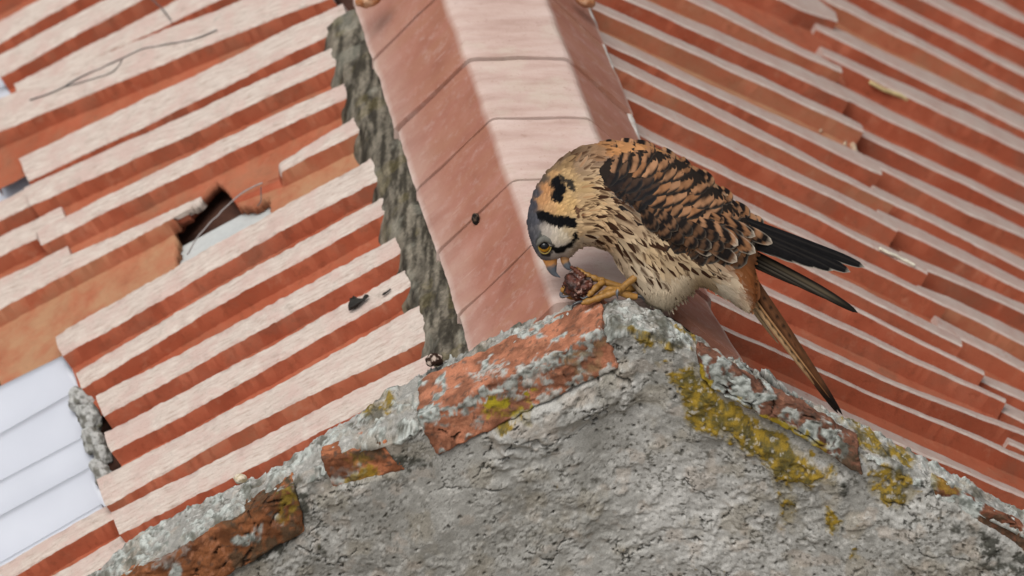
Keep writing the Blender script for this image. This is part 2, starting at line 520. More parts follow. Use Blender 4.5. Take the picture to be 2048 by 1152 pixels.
for q, k_ in enumerate(keys):
    up, lo = LU[k_]
    nx = loose[0] if k_ == 3 else (LU[keys[q + 1]][0] if q + 1 < len(keys) else [(a, b + 40) for a, b in lo])
    kw = {}
    if k_ == 8:
        kw = dict(hole=HOLE, label='dusty flat roof tile with a broken hole in it',
                  hfun=lambda x: np.clip(np.where(x > 500, (x - 540) / 16, (446 - x) / 9), 0.0, 1) * .98 + .02)
    if k_ == 7: kw = dict(hole=HOLE, tuck=.1)
    if k_ == 3: kw = dict(tuck=3)
    make_tile(up, lo, nx, L_xa[k_] - 6, L_xb[k_], 'L', dust=L_dust.get(k_, .14), seed=k_, chip=1.0 if k_ < 9 else 1.5, **kw)
make_tile(loose[0], loose[1], LU[5][0], 640, -70, 'L', lift=0.003, seed=4, dust=.25, label='broad pinkish roof tile laid over its neighbours', wtop=1.05)
# lower course on the left (sits under the ends of the upper course)
SK = 0.009
LLk = [
 ([(-100, 448), (47, 378), (90, 357)], [(-100, 484), (50, 413), (90, 394)]),
 ([(-100, 522), (62, 442), (110, 418)], [(-100, 562), (62, 480), (110, 456)]),
 ([(-100, 605), (80, 517), (130, 492)], [(-100, 645), (80, 553), (130, 528)]),
 ([(-100, 690), (80, 600), (130, 575)], [(-100, 730), (80, 640), (130, 615)]),
]
for q in range(3):
    make_tile(LLk[q][0], LLk[q][1], LLk[q + 1][0], 110 + q * 12, -240, 'L', sink=SK, seed=60 + q, dust=.3)
LLb = [
 ([(-80, 1176), (183, 1026), (250, 990)], [(-80, 1212), (215, 1042), (260, 1016)]),
 ([(-60, 1240), (102, 1151), (239, 1073), (290, 1045)], [(-60, 1280), (239, 1113), (290, 1085)]),
 ([(-60, 1320), (260, 1150)], [(-60, 1350), (260, 1180)]),
]
for q in range(2):
    make_tile(LLb[q][0], LLb[q][1], LLb[q + 1][0], 262 + 14 * q, -240, 'L', sink=SK, seed=66 + q, dust=.2)

# ---- right slope
RU = [
 ([(1640, 0), (1668, 24)] , [(1565, 0), (1600, 16), (1668, 41)], 1100, 1668, .1),
 ([(1425, 0), (1600, 92), (1683, 133)], [(1382, 0), (1600, 105), (1683, 143)], 1130, 1681, .8),
 ([(1294, 0), (1600, 133), (1690, 176)], [(1259, 0), (1600, 156), (1690, 197)], 1150, 1690, .1),
 ([(1208, 10), (1600, 187), (1724, 248)], [(1200, 21), (1600, 203), (1724, 261)], 1165, 1722, .95),
 ([(1212, 66), (1540, 225), (1718, 303), (1759, 331)], [(1214, 86), (1505, 225), (1759, 345)], 1180, 1757, .15),
 ([(1223, 107), (1450, 220), (1680, 343), (1787, 399)], [(1235, 133), (1409, 220), (1680, 355), (1787, 407)], 1190, 1785, .8),
 ([(1268, 186), (1348, 220), (1680, 386), (1792, 443)], [(1307, 220), (1680, 402), (1792, 458)], 1235, 1790, .2),
 ([(1292, 255), (1648, 429), (1804, 505), (1849, 528)], [(1301, 278), (1648, 441), (1849, 543)], 1255, 1849, .2),
 ([(1462, 386), (1648, 478), (1888, 601)], [(1462, 402), (1648, 494), (1886, 610)], 1290, 1888, .3),
 ([(1500, 463), (1648, 537), (1910, 668)], [(1500, 478), (1648, 553), (1923, 690)], 1320, 1920, .2),
 ([(1500, 504), (1693, 603), (1968, 740)], [(1500, 510), (1693, 609), (1968, 747)], 1350, 1966, .1),
 ([(1509, 560), (2011, 797)], [(1511, 575), (2011, 804)], 1375, 2010, .15),
 ([(1435, 592), (1562, 654), (1800, 765), (1937, 817)], [(1435, 603), (1570, 669), (1800, 773), (1937, 826)], 1395, 2062, .15),
 ([(1468, 660), (1748, 785), (2048, 908)], [(1474, 667), (1771, 800), (2048, 918)], 1430, 2110, .15),
 ([(1560, 760), (1753, 849), (2048, 983)], [(1560, 775), (1820, 896), (2048, 993)], 1470, 2160, .2),
]
for q, (up, lo, xa, xb, du) in enumerate(RU):
    nx = RU[q + 1][0] if q + 1 < len(RU) else [(a, b + 34) for a, b in lo]
    make_tile(up, lo, nx, xa, xb, 'R', seed=100 + q, dust=du, chip=.35, slope_shade=.85, wtop=.68 if q in (0, 1, 2, 3, 4, 5) else .64)
RL = [
 ([(2110, 0), (2160, 29)], [(2075, 0), (2160, 43)], 1790),
 ([(2000, 0), (2048, 29)], [(1964, 0), (2048, 43)], 1750),
 ([(1894, 0), (2048, 78)], [(1853, 0), (2048, 96)], 1710),
 ([(1781, 0), (2048, 135)], [(1750, 0), (2048, 148)], 1655),
 ([(1690, 0), (2048, 185)], [(1654, 0), (2048, 199)], 1600),
 ([(1668, 53), (2048, 232)], [(1662, 70), (1980, 225), (2048, 260)], 1625),
 ([(1673, 107), (1941, 225), (2048, 278)], [(1687, 129), (1832, 200), (2048, 301)], 1640),
 ([(1640, 150), (1742, 200), (2048, 348)], [(1640, 172), (1697, 200), (2048, 368)], 1640),
 ([(1734, 260), (2048, 407)], [(1734, 272), (2048, 424)], 1690),
 ([(1746, 317), (1986, 425), (2048, 455)], [(1759, 337), (1937, 425), (2048, 472)], 1715),
 ([(1808, 400), (2048, 517)], [(1789, 406), (2048, 537)], 1745),
 ([(1779, 429), (2048, 560)], [(1796, 457), (2048, 580)], 1755),
 ([(1810, 505), (2048, 607)], [(1855, 539), (2048, 623)], 1800),
 ([(1843, 572), (1910, 600), (2048, 665)], [(1892, 610), (2048, 688)], 1835),
 ([(1880, 635), (2048, 723)], [(1919, 674), (2048, 741)], 1870),
 ([(1968, 748), (2048, 782)], [(1966, 760), (2048, 799)], 1930),
 ([(2013, 806), (2048, 822)], [(2007, 822), (2048, 843)], 1975),
 ([(2040, 880), (2100, 905)], [(2040, 896), (2100, 921)], 2010),
]
for q, (up, lo, xa) in enumerate(RL):
    nx = RL[q + 1][0] if q + 1 < len(RL) else [(a, b + 50) for a, b in lo]
    make_tile(up, lo, nx, xa, 2260, 'R', chip=.35, slope_shade=.85, sink=SK * .8, seed=140 + q, dust=[.1, .1, .1, .1, .8, .1, .1, .1, .1, .3, .1, .2, .2, .9, .3, .1, .2, .2][q], wtop=[.72, .7, .72, .74, .66, .8, .66, .7, .74, .66, .7, .66, .7, .9, .64, .68, .66, .66][q])

# ---- added sheets below both slopes, coloured dark for the shade in gaps
def backing(side, c):
    W_ = 0.52 if side == 'L' else 0.62
    n = N_L if side == 'L' else N_R; sl = SL_L if side == 'L' else SL_R
    p0 = (P_L if side == 'L' else P_R) - n * 0.034
    p = [p0 + DIRR * s + sl * t for s, t in ((-0.004 if side == 'L' else 0.005, 0), (.85, 0), (.85, W_), (-0.004 if side == 'L' else 0.005, W_))]
    mesh_obj('dark_backing', p + [q - n * .01 for q in p], [(0, 1, 2, 3), (7, 6, 5, 4), (0, 4, 5, 1), (1, 5, 6, 2), (2, 6, 7, 3), (3, 7, 4, 0)], M_DARK, roof, smooth=False)
backing('L', 0); backing('R', 0)

# ---- milky plastic corrugated sheets let in at the left, below the upper course
def plastic(crests, xa_list, xb, sink, name='plastic_sheet', label=None):
    n = N_L; p0 = P_L - n * sink
    rows = []
    for q in range(len(crests) - 1):
        for t in np.linspace(0, 1, 9)[:-1 if q < len(crests) - 2 else None]:
            # steep near side just below each crest, then a long hollow
            hgt = [0, -.0006, -.0028, -.0070, -.0130, -.0205, -.0290, -.0360, 0][int(round(t * 8))]
            rows.append((q, t, hgt))
    ns = 30
    V = np.zeros((len(rows), ns, 3))
    for r_, (q, t, hgt) in enumerate(rows):
        xa = xa_list[q] * (1 - t) + xa_list[q + 1] * t
        u = np.linspace(0, 1, ns)
        xs = xa + (xb - xa) * u
        y0 = polyy(crests[q], xs); y1 = polyy(crests[q + 1], xs)
        V[r_] = hit(xs, y0 + (y1 - y0) * t, p0, n) + n * hgt
    o = mesh_obj(name, V.reshape(-1, 3), grid_faces(len(rows), ns), M_PLASTIC, roof, centre=True)
    s = o.modifiers.new('thickness', 'SOLIDIFY'); s.thickness = 0.0015; s.offset = -1
    if label: o['label'] = label
    return o
plastic([[(-100, 826), (0, 776), (121, 717)], [(-100, 922), (0, 872), (133, 796), (150, 788)], [(-100, 1020), (0, 966), (165, 879)],
         [(-100, 1092), (20, 1025), (170, 944)], [(-100, 1182), (0, 1130), (183, 1024)], [(-100, 1230), (0, 1172), (190, 1062)]],
        [133, 160, 180, 190, 205, 215], -240, 0.013, label='milky white corrugated plastic sheet beside the grey bricks')
plastic([[(-60, 120), (0, 90), (40, 70)], [(-60, 208), (0, 180), (40, 161)], [(-60, 305), (0, 278), (45, 256)], [(-60, 350), (0, 322), (50, 298)], [(-60, 440), (0, 412), (60, 384)]],
        [30, 40, 45, 52, 75], -240, 0.015, label='milky white plastic sheet at the left edge')
# flat white strip seen inside the broken hole
p0 = P_L - N_L * 0.024
q4 = np.array([(330, 512), (560, 388), (575, 440), (330, 560)], float)
v4 = hit(q4[:, 0], q4[:, 1], p0, N_L)
o = mesh_obj('plastic_sheet', list(v4) + list(v4 - N_L * .002), [(0, 1, 2, 3), (7, 6, 5, 4), (0, 4, 5, 1), (1, 5, 6, 2), (2, 6, 7, 3), (3, 7, 4, 0)], mat_flat('white_board', (0.47, 0.49, 0.48), vary=.06), roof, smooth=False)
o['label'] = 'white board showing through the broken tile'

# ---- ridge capping
ZC = np.array([0, 0, 1.0])
def axis_pt(y):
    return hit(axis_px(y), y, C0, ZC)
CAPP = [(-262, -150), (-252, -139), (-205, -97), (-160, -53), (-119, -14), (-113, -8), (-106, -3), (-98, -.3), (-90, .8), (-40, 2), (0, 2.5), (50, 2), (90, .8), (98, -.3), (105, -3), (112, -9), (118, -14), (150, -42), (195, -80), (232, -111), (240, -119)]
CAPW = [1, .35, .05, .0, .0, .45, .95, 1, 1, .95, .95, .95, 1, 1, .9, .4, .0, .0, .0, .05, .8]
joints = [-150, -22, 118, 238, 360, 484, 606]
for k_ in range(len(joints) - 1):
    ya, yb = joints[k_], joints[k_ + 1]
    ns = 22
    ys = np.linspace(ya + 1.6 + (.6 if k_ == 2 else 0), yb - (.2 if k_ != 1 else 1.6), ns)
    V = []; UVs = []
    prof = [(-252, -158, -1)] + [(a, b, i) for i, (a, b) in enumerate(CAPP)] + [(232, -128, -1)]
    for i_, y in enumerate(ys):
        c = axis_pt(y); t = i_ / (ns - 1)
        sc = 0.992 + 0.014 * t + 0.006 * math.sin(k_ * 2.3)
        lift = -0.0008 + .0016 * t if k_ in (1, 2) else -0.0003 + .0004 * t
        for (a, b, _) in prof:
            wk = (1 + [0, 0, 0, .02, .06, .13][k_] * np.clip(.4 + t * .6, 0, 1)) if a > 110 else 1
            V.append(c + RT * (a * sc * wk * S) + ZC * (b * S / math.cos(ELEV) + lift))
            UVs.append((-y * S * 2 + k_ * .7, a * S + k_ * .31))
    V = np.array(V).reshape(ns, len(prof), 3)
    V += ((np.stack([fbm(V, .03, 3, 200 + k_), fbm(V, .03, 3, 210 + k_), fbm(V, .03, 3, 220 + k_)], -1) - .5) * .003)
    # lower left lip is ragged
    V[:, :3] += RT * ((fbm(V[:, :3], .03, 4, 230, .6) - .5) * .004)[..., None]
    e0 = V[:1] - ZC * .008; e1 = V[-1:] - ZC * .008
    V = np.concatenate([e0, V, e1]); UVs = np.array(UVs).reshape(ns, len(prof), 2)
    UVs = np.concatenate([UVs[:1], UVs, UVs[-1:]])
    fc = grid_faces(ns + 2, len(prof))
    fw = np.tile([1.0] + CAPW + [.9], ns + 2)
    mesh_obj('ridge_tile', V.reshape(-1, 3), fc, M_CAP, roof, vattr={'worn': fw}, uv=UVs.reshape(-1, 2), sharp=11, centre=True)

# ---- mortar bed along the left of the capping, and a thin bead on the right
def mortar(profile, ya, yb, nst, seed, amp, colfun, name='mortar_bed', ragged=0.006):
    ys = np.linspace(ya, yb, nst); m = 34
    pr = catmull(profile, m)
    V = np.zeros((nst, m, 3))
    for i_, y in enumerate(ys):
        c = axis_pt(y)
        V[i_] = c + RT * (pr[:, 0] * S)[:, None] + ZC * (pr[:, 1] * S / math.cos(ELEV))[:, None]
    stretched = V * np.array([1.5, .25, .42])
    f = 1.1 * (fbm(stretched, .0055, 5, seed, .6) - .5) + .8 * (fbm(V, .03, 3, seed + 5) - .5)
    out = np.array([-.75, -.25, .6]) if profile[-1][0] < 0 else np.array([.8, -.2, .6])
    V2 = V + out * (f * amp)[..., None]
    V2[:, -12:] += RT * ((fbm(V[:, -12:], .016, 4, seed + 9) - .5) * ragged * 2)[..., None]
    c = colfun(V2, f)
    mesh_obj(name, V2.reshape(-1, 3), grid_faces(nst, m), M_MORTAR, roof, col=c.reshape(-1, 3), centre=True)
def mcol(V, f):
    a = fbm(V * np.array([1.5, .22, .4]), .005, 5, 90, .6)
    c = mix(np.array([.05, .043, .032]), np.array([.23, .20, .155]), sstep(.34, .66, a)) * (0.7 + .8 * np.clip(f + .25, 0, 1))[..., None]
    l = sstep(.57, .68, fbm(V, .02, 4, 93)); c = mix(c, np.array([.33, .32, .26]), l * .35)
    g = sstep(.58, .7, fbm(V, .017, 4, 95)); c = mix(c, np.array([.15, .12, .04]), g * .3)
    k = sstep(.55, .72, fbm(V, .010, 4, 97)); c = c * (.7 + .6 * fbm(V, .0022, 3, 99))[..., None]
    return mix(c, np.array([.03, .027, .022]), k * .4)
mortar([(-240, -168), (-260, -168), (-288, -182), (-318, -207), (-336, -270)], -140, 640, 420, 81, .0042, mcol, ragged=.0035)
def mcol2(V, f):
    c = mix(np.array([.42, .37, .33]), np.array([.58, .54, .50]), sstep(.3, .7, fbm(V, .006, 3, 101)))
    k = sstep(.6, .75, fbm(V, .006, 4, 102)); return mix(c, np.array([.12, .1, .09]), k * .8)
mortar([(228, -116), (238, -118), (243, -128), (244, -160), (236, -270)], -140, 640, 160, 85, .0022, mcol2, ragged=.001)

# ---- grey mortar plugs under the ends of the left tiles
def lump(name, pts, depth_plane, rad, mat, colf, parent, seed, sq=(1, 1, 1), sub=4, amp=.35, dirx=None):
    """uneven rounded lump; sq = size along RT, UP, FWD"""
    bm = bmesh.new(); bmesh.ops.create_icosphere(bm, subdivisions=sub, radius=1)
    V = np.array([v.co for v in bm.verts]); F = [[v.index for v in f.verts] for f in bm.faces]; bm.free()
    c = hit(pts[0], pts[1], *depth_plane) if isinstance(depth_plane, tuple) else np.asarray(depth_plane)
    if dirx is None: ax = (RT, UP, FWD)
    else:
        a = math.radians(dirx); ax = (RT * math.cos(a) + UP * math.sin(a), -RT * math.sin(a) + UP * math.cos(a), FWD)
    P = V[:, :1] * ax[0] * rad * sq[0] + V[:, 1:2] * ax[1] * rad * sq[1] + V[:, 2:] * ax[2] * rad * sq[2]
    nz = fbm(P + seed * .37, rad * .8, 4, seed) - .5
    P = P * (1 + amp * 2 * nz)[:, None]
    return mesh_obj(name, c + P, F, mat, parent, col=colf(P, nz), centre=True)
def gcol(P, nz):
    c = mix(np.array([.16, .155, .135]), np.array([.45, .45, .43]), sstep(.35, .65, fbm(P, .004, 4, 7)))
    return mix(c, np.array([.09, .085, .05]), sstep(.55, .7, fbm(P, .009, 3, 9)) * .7)
pl = (P_L - N_L * .0115, N_L)
for q, (x, y, r_, s1) in enumerate([(166, 806, .0105, 1.2), (178, 838, .0105, 1.25), (190, 886, .0095, 1.25), (204, 912, .008, 1.1), (205, 948, .0085, 1.3)]):
    lump('mortar_plug', (x, y), pl, r_, M_MORTAR, gcol, roof, 300 + q, sq=(.8, s1, .55), dirx=28, amp=.5, sub=5)
# ends of two more clay pieces at the top of the ridge
def clay(P, nz): return mix(np.array([.40, .17, .075]), np.array([.6, .38, .24]), sstep(.35, .65, fbm(P, .006, 4, 5)))
for q, (x, y, r_, sx) in enumerate([(722, 2, .009, 1.15), (1184, 4, .0075, 1.3)]):
    o = lump('clay_chip', (x, y), axis_pt(-80) + RT * ((x - axis_px(-80)) * S) + UP * ((-80 - y) * S) - FWD * (.012), r_, M_BRICK, clay, roof, 320 + q, sq=(sx, .75, .9), dirx=30 if q == 0 else -35, amp=.25)

# thin smears of mortar dribbled over the right tiles
def smear(path, w_, pl_, seed):
    pts_ = catmull([(a, b, 0) for a, b in path], 26)
    Q = hit(pts_[:, 0], pts_[:, 1], *pl_)
    Q += np.stack([noise(Q, .005, seed) - .5, noise(Q, .005, seed + 1) - .5, noise(Q, .005, seed + 2) - .5], -1) * .0016
    V, F = tube(Q, w_ * (.55 + .9 * noise(Q, .006, seed + 5)), 8)
    mesh_obj('mortar_smear', V, F, M_BRICK, roof, col=mix(np.tile([.40, .27, .18], (len(V), 1)), np.array([.50, .40, .29]), noise(V, .004, seed + 7)), centre=True)
up_ = (P_R - N_R * .0125, N_R); lo_ = (P_R - N_R * (SK * .8 + .0132), N_R)
smear([(1720, 44), (1732, 58), (1752, 83), (1766, 92)], .0014, lo_, 1)
smear([(1769, 64), (1784, 85), (1789, 99)], .0011, lo_, 2)
smear([(1683, 240), (1692, 252), (1694, 268), (1690, 290)], .0014, up_, 3)
smear([(1650, 236), (1646, 250), (1641, 264)], .0012, up_, 4)
smear([(1598, 228), (1614, 236), (1632, 246)], .0020, up_, 5)
smear([(1704, 276), (1706, 290), (1712, 304)], .0020, up_, 6)
# ------------------------------------------------------------------ gable wall
wall = empty('gable_wall', (0, 0.03, 0.0), 'grey rendered gable wall crusted with grey and yellow lichen, bricks showing along its coping', 'wall')
ARRIS = [(-300, 1452), (150, 1206), (300, 1123), (430, 1046), (560, 978), (640, 926), (740, 880), (840, 833), (920, 797), (1000, 757), (1100, 708), (1200, 660), (1250, 646), (1310, 659), (1380, 698), (1440, 735), (1500, 772), (1600, 828), (1714, 889), (1790, 924), (1860, 960), (1950, 1010), (2048, 1060), (2400, 1254)]
BACK = [(-300, 1390), (190, 1139), (240, 1092), (300, 1052), (390, 1008), (480, 962), (600, 904), (640, 868), (700, 828), (760, 782), (800, 764), (850, 730), (900, 706), (930, 692), (1000, 664), (1100, 617), (1160, 602), (1230, 594), (1270, 596), (1320, 618), (1370, 645), (1410, 672), (1450, 700), (1500, 722), (1540, 742), (1600, 788), (1680, 828), (1740, 852), (1800, 884), (1900, 938), (1950, 966), (2048, 1020), (2400, 1214)]
ar = np.array(ARRIS, float)
A3 = hit(ar[:, 0], ar[:, 1], (0, 0, 0), np.array([0, 1.0, 0]))
wx = np.arange(-0.475, 0.36, 0.00085)
def smooth_interp(x, xp, fp):
    y = np.interp(x, xp, fp); k = np.ones(15) / 15
    yp = np.pad(y, 7, mode='edge'); return np.convolve(yp, k, 'valid')
zt = smooth_interp(wx, A3[:, 0], A3[:, 2])
pxs, _ = proj(np.stack([wx, wx * 0, zt], 1))
_, pya = proj(np.stack([wx, wx * 0, zt], 1))
tw = np.clip((pya - polyy(BACK, pxs)) * S / math.sin(ELEV), 0.02, 0.09)       # coping thickness
NTOP, NFR = 74, 300
RA = 0.007
V = []
# profile: back face, top (v from back to front), arris, front down
vt = np.linspace(0, 1, NTOP)
top_ = np.stack([np.repeat(wx[:, None], NTOP, 1), tw[:, None] * (1 - vt)[None] , np.repeat(zt[:, None], NTOP, 1)], -1)
# round both edges of the coping
yy = top_[..., 1]
top_[..., 2] -= np.where(yy < RA, RA - np.sqrt(np.clip(RA ** 2 - (RA - yy) ** 2, 0, None)), 0)
by = tw[:, None] - yy
top_[..., 2] -= np.where(by < .006, .006 - np.sqrt(np.clip(.006 ** 2 - (.006 - by) ** 2, 0, None)), 0)
dn = np.linspace(RA + .0004, 0.262, NFR)
fr = np.stack([np.repeat(wx[:, None], NFR, 1), np.zeros((len(wx), NFR)), zt[:, None] - dn[None]], -1)
bk = np.stack([wx, tw + .0002, zt - .10], -1)[:, None]
bk2 = np.stack([wx, tw + .0002, zt - .0065], -1)[:, None]
G = np.concatenate([bk, bk2, top_, fr], 1)
NRM = np.zeros_like(G)
NRM[:, 2:2 + NTOP, 2] = 1
e = np.clip(1 - yy / RA, 0, 1); NRM[:, 2:2 + NTOP, 1] = -e * 1.2
NRM[:, 2 + NTOP:, 1] = -1
NRM /= np.linalg.norm(NRM, axis=-1)[..., None] + 1e-9
PX, PY = proj(G)
# -- masks in wall coordinates (given as photo pixels, carried by the wall's own surface)
wob = (fbm(G, .030, 4, 401) - .5) * 90; wob2 = (fbm(G, .012, 4, 402) - .5) * 70
wx_ = PX + wob; wy_ = PY + wob2
def blob(poly, soft=14):
    c = [tuple(p) for p in poly]
    d = polydist(wx_, wy_, c + [c[0]])
    return np.where(inpoly(wx_, wy_, c), .5 + .5 * sstep(0, soft, d), .5 - .5 * sstep(0, soft, d))
n_f = fbm(G, .0035, 3, 403); n_m = fbm(G, .010, 4, 404); n_l = fbm(G, .05, 4, 405)
cell, cell2, cid = worley(np.stack([G[..., 0] + .004 * n_m, G[..., 2] * 1.0 + G[..., 1] + .004 * n_f], -1), .0052, 3)
c2a, c2b, cid2 = worley(np.stack([G[..., 0] + .03 * n_m, G[..., 2] - G[..., 1] + .03 * n_l], -1), .045, 5)
front = np.zeros(PX.shape); front[:, 2 + NTOP:] = 1
dist_ar = np.abs(np.concatenate([np.full((len(wx), 2), .1), -yy - .0, np.repeat(-dn[None], len(wx), 0)], 1))
yellow = np.maximum.reduce([
    blob([(1322, 745), (1375, 738), (1440, 790), (1520, 840), (1600, 880), (1650, 935), (1610, 965), (1530, 925), (1460, 875), (1390, 840), (1345, 800)]), blob([(1500, 850), (1600, 890), (1660, 950), (1620, 985), (1560, 950)], 14) * .9,
    blob([(1235, 668), (1300, 675), (1360, 700), (1330, 715), (1275, 695)], 8) * .8,
    blob([(1550, 950), (1600, 985), (1595, 1050), (1560, 1040)], 10) * .75,
    blob([(1715, 930), (1780, 945), (1850, 985), (1820, 1020), (1740, 1000)], 12) * .85,
    blob([(1350, 640), (1400, 665), (1390, 690), (1350, 660)], 8) * .8,
    blob([(985, 810), (1065, 790), (1060, 830), (1000, 845)], 8),
    blob([(1685, 845), (1760, 870), (1830, 905), (1810, 925), (1720, 885)], 8) * .85,
    blob([(730, 795), (790, 780), (780, 815), (735, 830)], 6) * .7,
    blob([(1640, 1020), (1668, 1030), (1660, 1060), (1640, 1050)], 6) * .8,
    blob([(1690, 1100), (1720, 1104), (1716, 1118), (1694, 1118)], 4) * .8])
yel = sstep(.40, .64, yellow * .80 + (n_f - .5) * .85 + (n_m - .5) * .6 + (cid - .5) * .12)
greyl = np.clip(sstep(.026, .0, np.where(front > 0, dist_ar, 0)) * .95, 0, 1)
greyl = np.where(front > 0, sstep(.022, .003, dist_ar), .82)
greyl = np.maximum(greyl, blob([(1190, 640), (1260, 620), (1340, 640), (1400, 690), (1340, 720), (1250, 680)], 12))
gl = sstep(.52, .66, greyl * .62 + (n_m - .5) * .75 + (n_f - .5) * .35)
mold = np.maximum.reduce([blob([(1890, 1025), (2060, 1105), (2060, 1150), (1960, 1120)], 18), blob([(590, 975), (645, 985), (640, 1060), (600, 1050)], 14) * .8,
                          blob([(740, 915), (830, 905), (850, 930), (800, 960)], 10) * .7, blob([(1600, 955), (1720, 960), (1800, 985), (1700, 1010)], 14) * .6,
                          blob([(620, 1075), (720, 1100), (690, 1150), (610, 1120)], 14) * .55, blob([(1420, 1040), (1470, 1060), (1470, 1100), (1400, 1080)], 14) * .4, blob([(560, 1060), (620, 1060), (560, 1120), (440, 1160)], 8)])
md = sstep(.44, .7, mold * .7 + (n_m - .5) * .9 + (n_f - .5) * .5)
cr_big = sstep(.022, .006, (c2b - c2a) + (n_f - .5) * .05) * sstep(.46, .56, n_l) * .9
cr_sm = sstep(.07, .015, cell2 - cell + (n_f - .5) * .12) * sstep(.50, .62, n_m) * .75
pits = sstep(.30, .16, cell) * (cid > .92)
# -- relief
rough = .28 + .75 * sstep(.40, .62, fbm(G, .075, 3, 470))
lumps = (fbm(G, .06, 3, 411) - .5) * .0085 + ((fbm(G, .018, 3, 412) - .5) * .0024 + (n_f - .5) * .0010 + (fbm(G, .0018, 2, 413) - .5) * .0006 + (sstep(.45, .6, n_m) - .5) * .0012) * rough
crust = gl * (.0006 + .0010 * sstep(.15, .6, cell) * (cid * .8 + .3) + .0010 * (n_f - .4)) + yel * .0003
ragged = np.zeros(PX.shape); ragged[:, 1:2 + NTOP] = 1
lumps = lumps + ragged * ((fbm(G, .016, 4, 421) - .52) * .009 + (fbm(G, .004, 3, 422) - .5) * .0034)
big = blob([(1160, 1000), (1260, 940), (1290, 900), (1330, 930), (1250, 1010), (1130, 1060), (1030, 1110)], 30)
step_ = sstep(.35, .65, noise(G * np.array([1, 1, .6]), .11, 430)) * .004 + big * .002
disp = lumps + crust + step_ * front - cr_big * .0032 - cr_sm * .0007 - pits * .0016
crev = sstep(7, 3, polydist(PX + (n_m - .5) * 26, PY + (n_f - .5) * 20, [(1398, 655), (1420, 672), (1445, 694), (1490, 722), (1545, 765), (1620, 805)])) * (PX < 1640) * sstep(.25, .4, noise(G, .022, 460) + .12)
crev = np.maximum(crev, sstep(6, 2, polydist(PX + (n_m - .5) * 30, PY + (n_f - .5) * 20, [(840, 742), (930, 700), (1010, 676), (1120, 634)])) * sstep(.45, .6, noise(G, .02, 461)) * .8)
crev = crev * (1 - front)
disp = disp - crev * .006
btop = inpoly(PX, PY, [(812, 800), (880, 756), (1000, 705), (1100, 660), (1192, 628), (1222, 652), (1100, 720), (1000, 770), (850, 840)]) * (1 - front)
disp = np.where(btop > 0, np.minimum(disp, -.006), disp)
# flatten around the bricks so they show
BR = {
 'b1': [(255, 1160), (545, 980), (592, 968), (612, 1046), (598, 1078), (470, 1158), (350, 1230), (230, 1262)],
 'b2': [(640, 918), (772, 884), (806, 940), (664, 976)],
 'b3': [(838, 836), (1206, 664), (1240, 738), (878, 912)],
 'b4': [(1392, 696), (1500, 774), (1716, 896), (1722, 940), (1688, 966), (1500, 872), (1400, 770)],
 'b5': [(1880, 968), (2060, 1066), (2140, 1110), (2140, 1160), (2040, 1100), (1900, 1006)],
}
for k_, pl_ in BR.items():
    b_ = np.where(inpoly(PX, PY, pl_), sstep(0, 14, polydist(PX, PY, pl_ + [pl_[0]])), 0) * front
    disp = disp * (1 - b_) + np.minimum(disp, -.0035) * b_
over = blob([(985, 855), (1020, 822), (1105, 788), (1240, 730), (1270, 780), (1120, 870), (1000, 920)], 34)
disp = disp + front * sstep(.1, 1.0, over + (n_m - .5) * .7) * .0062
over2 = blob([(1400, 775), (1480, 850), (1560, 905), (1690, 962), (1680, 990), (1540, 940), (1440, 870)], 10)
disp = disp + front * sstep(.2, .9, over2 + (n_m - .5) * .6) * .0015
NRM[:, :2] = 0
G = G + NRM * disp[..., None]
# -- colour of the materials themselves
c = mix(np.array([.265, .258, .235]), np.array([.415, .408, .382]), sstep(.3, .68, n_l * .55 + n_m * .45))
lite = blob([(1250, 780), (1350, 860), (1500, 950), (1620, 1150), (1300, 1152), (1240, 950)], 60)
c = mix(c, np.array([.47, .46, .435]), lite * .7)
c = mix(c, np.array([.30, .265, .205]), sstep(.52, .7, fbm(G, .02, 4, 441)) * .55)
c = mix(c, np.array([.40, .34, .285]), sstep(.58, .72, fbm(G, .012, 4, 442)) * .5)
white = blob([(1215, 640), (1290, 640), (1370, 690), (1350, 735), (1260, 690)], 12)
c = mix(c, np.array([.62, .60, .56]), sstep(.5, .8, white * .7 + (n_m - .5) * .8))
stain = sstep(.42, .62, fbm(G * np.array([1, 1, .55]), .06, 4, 480)); c = mix(c, np.array([.20, .19, .165]), stain * (.24 - .2 * lite))
c = mix(c, np.array([.26, .205, .09]), sstep(.15, .6, yellow) * .45)
glc = mix(np.array([.16, .17, .15]), np.array([.45, .475, .445]), sstep(.2, .75, cell * .7 + (cid - .5) * .5 + (n_f - .5) * .8 + .2))
c = mix(c, glc, gl * .95)
c = mix(c, mix(np.array([.10, .078, .016]), np.array([.29, .185, .014]), sstep(.3, .72, n_f * .7 + cid * .3)), yel * .93)
c = mix(c, np.array([.045, .045, .035]), md * .9)
dirt = np.maximum.reduce([cr_big, cr_sm * .8, pits * .8])
c = mix(c, np.array([.06, .055, .042]), np.clip(dirt, 0, 1) * .8)
spk = sstep(.60, .72, fbm(G, .0024, 3, 451)) * sstep(.35, .6, fbm(G, .03, 3, 455)); c = mix(c, np.array([.07, .065, .05]), spk * .8)
c = c * (.82 + .36 * fbm(G, .0016, 3, 456))[..., None]
spw = sstep(.66, .76, fbm(G, .003, 3, 452)); c = mix(c, np.array([.62, .6, .56]), spw * .45)
c = mix(c, np.array([.025, .022, .018]), crev * .95)
tk = sstep(.54, .72, fbm(G * np.array([1, .6, 1]), .009, 4, 453)) * (1 - front); c = mix(c, np.array([.075, .07, .05]), tk * .75)
fc = grid_faces(G.shape[0], G.shape[1])
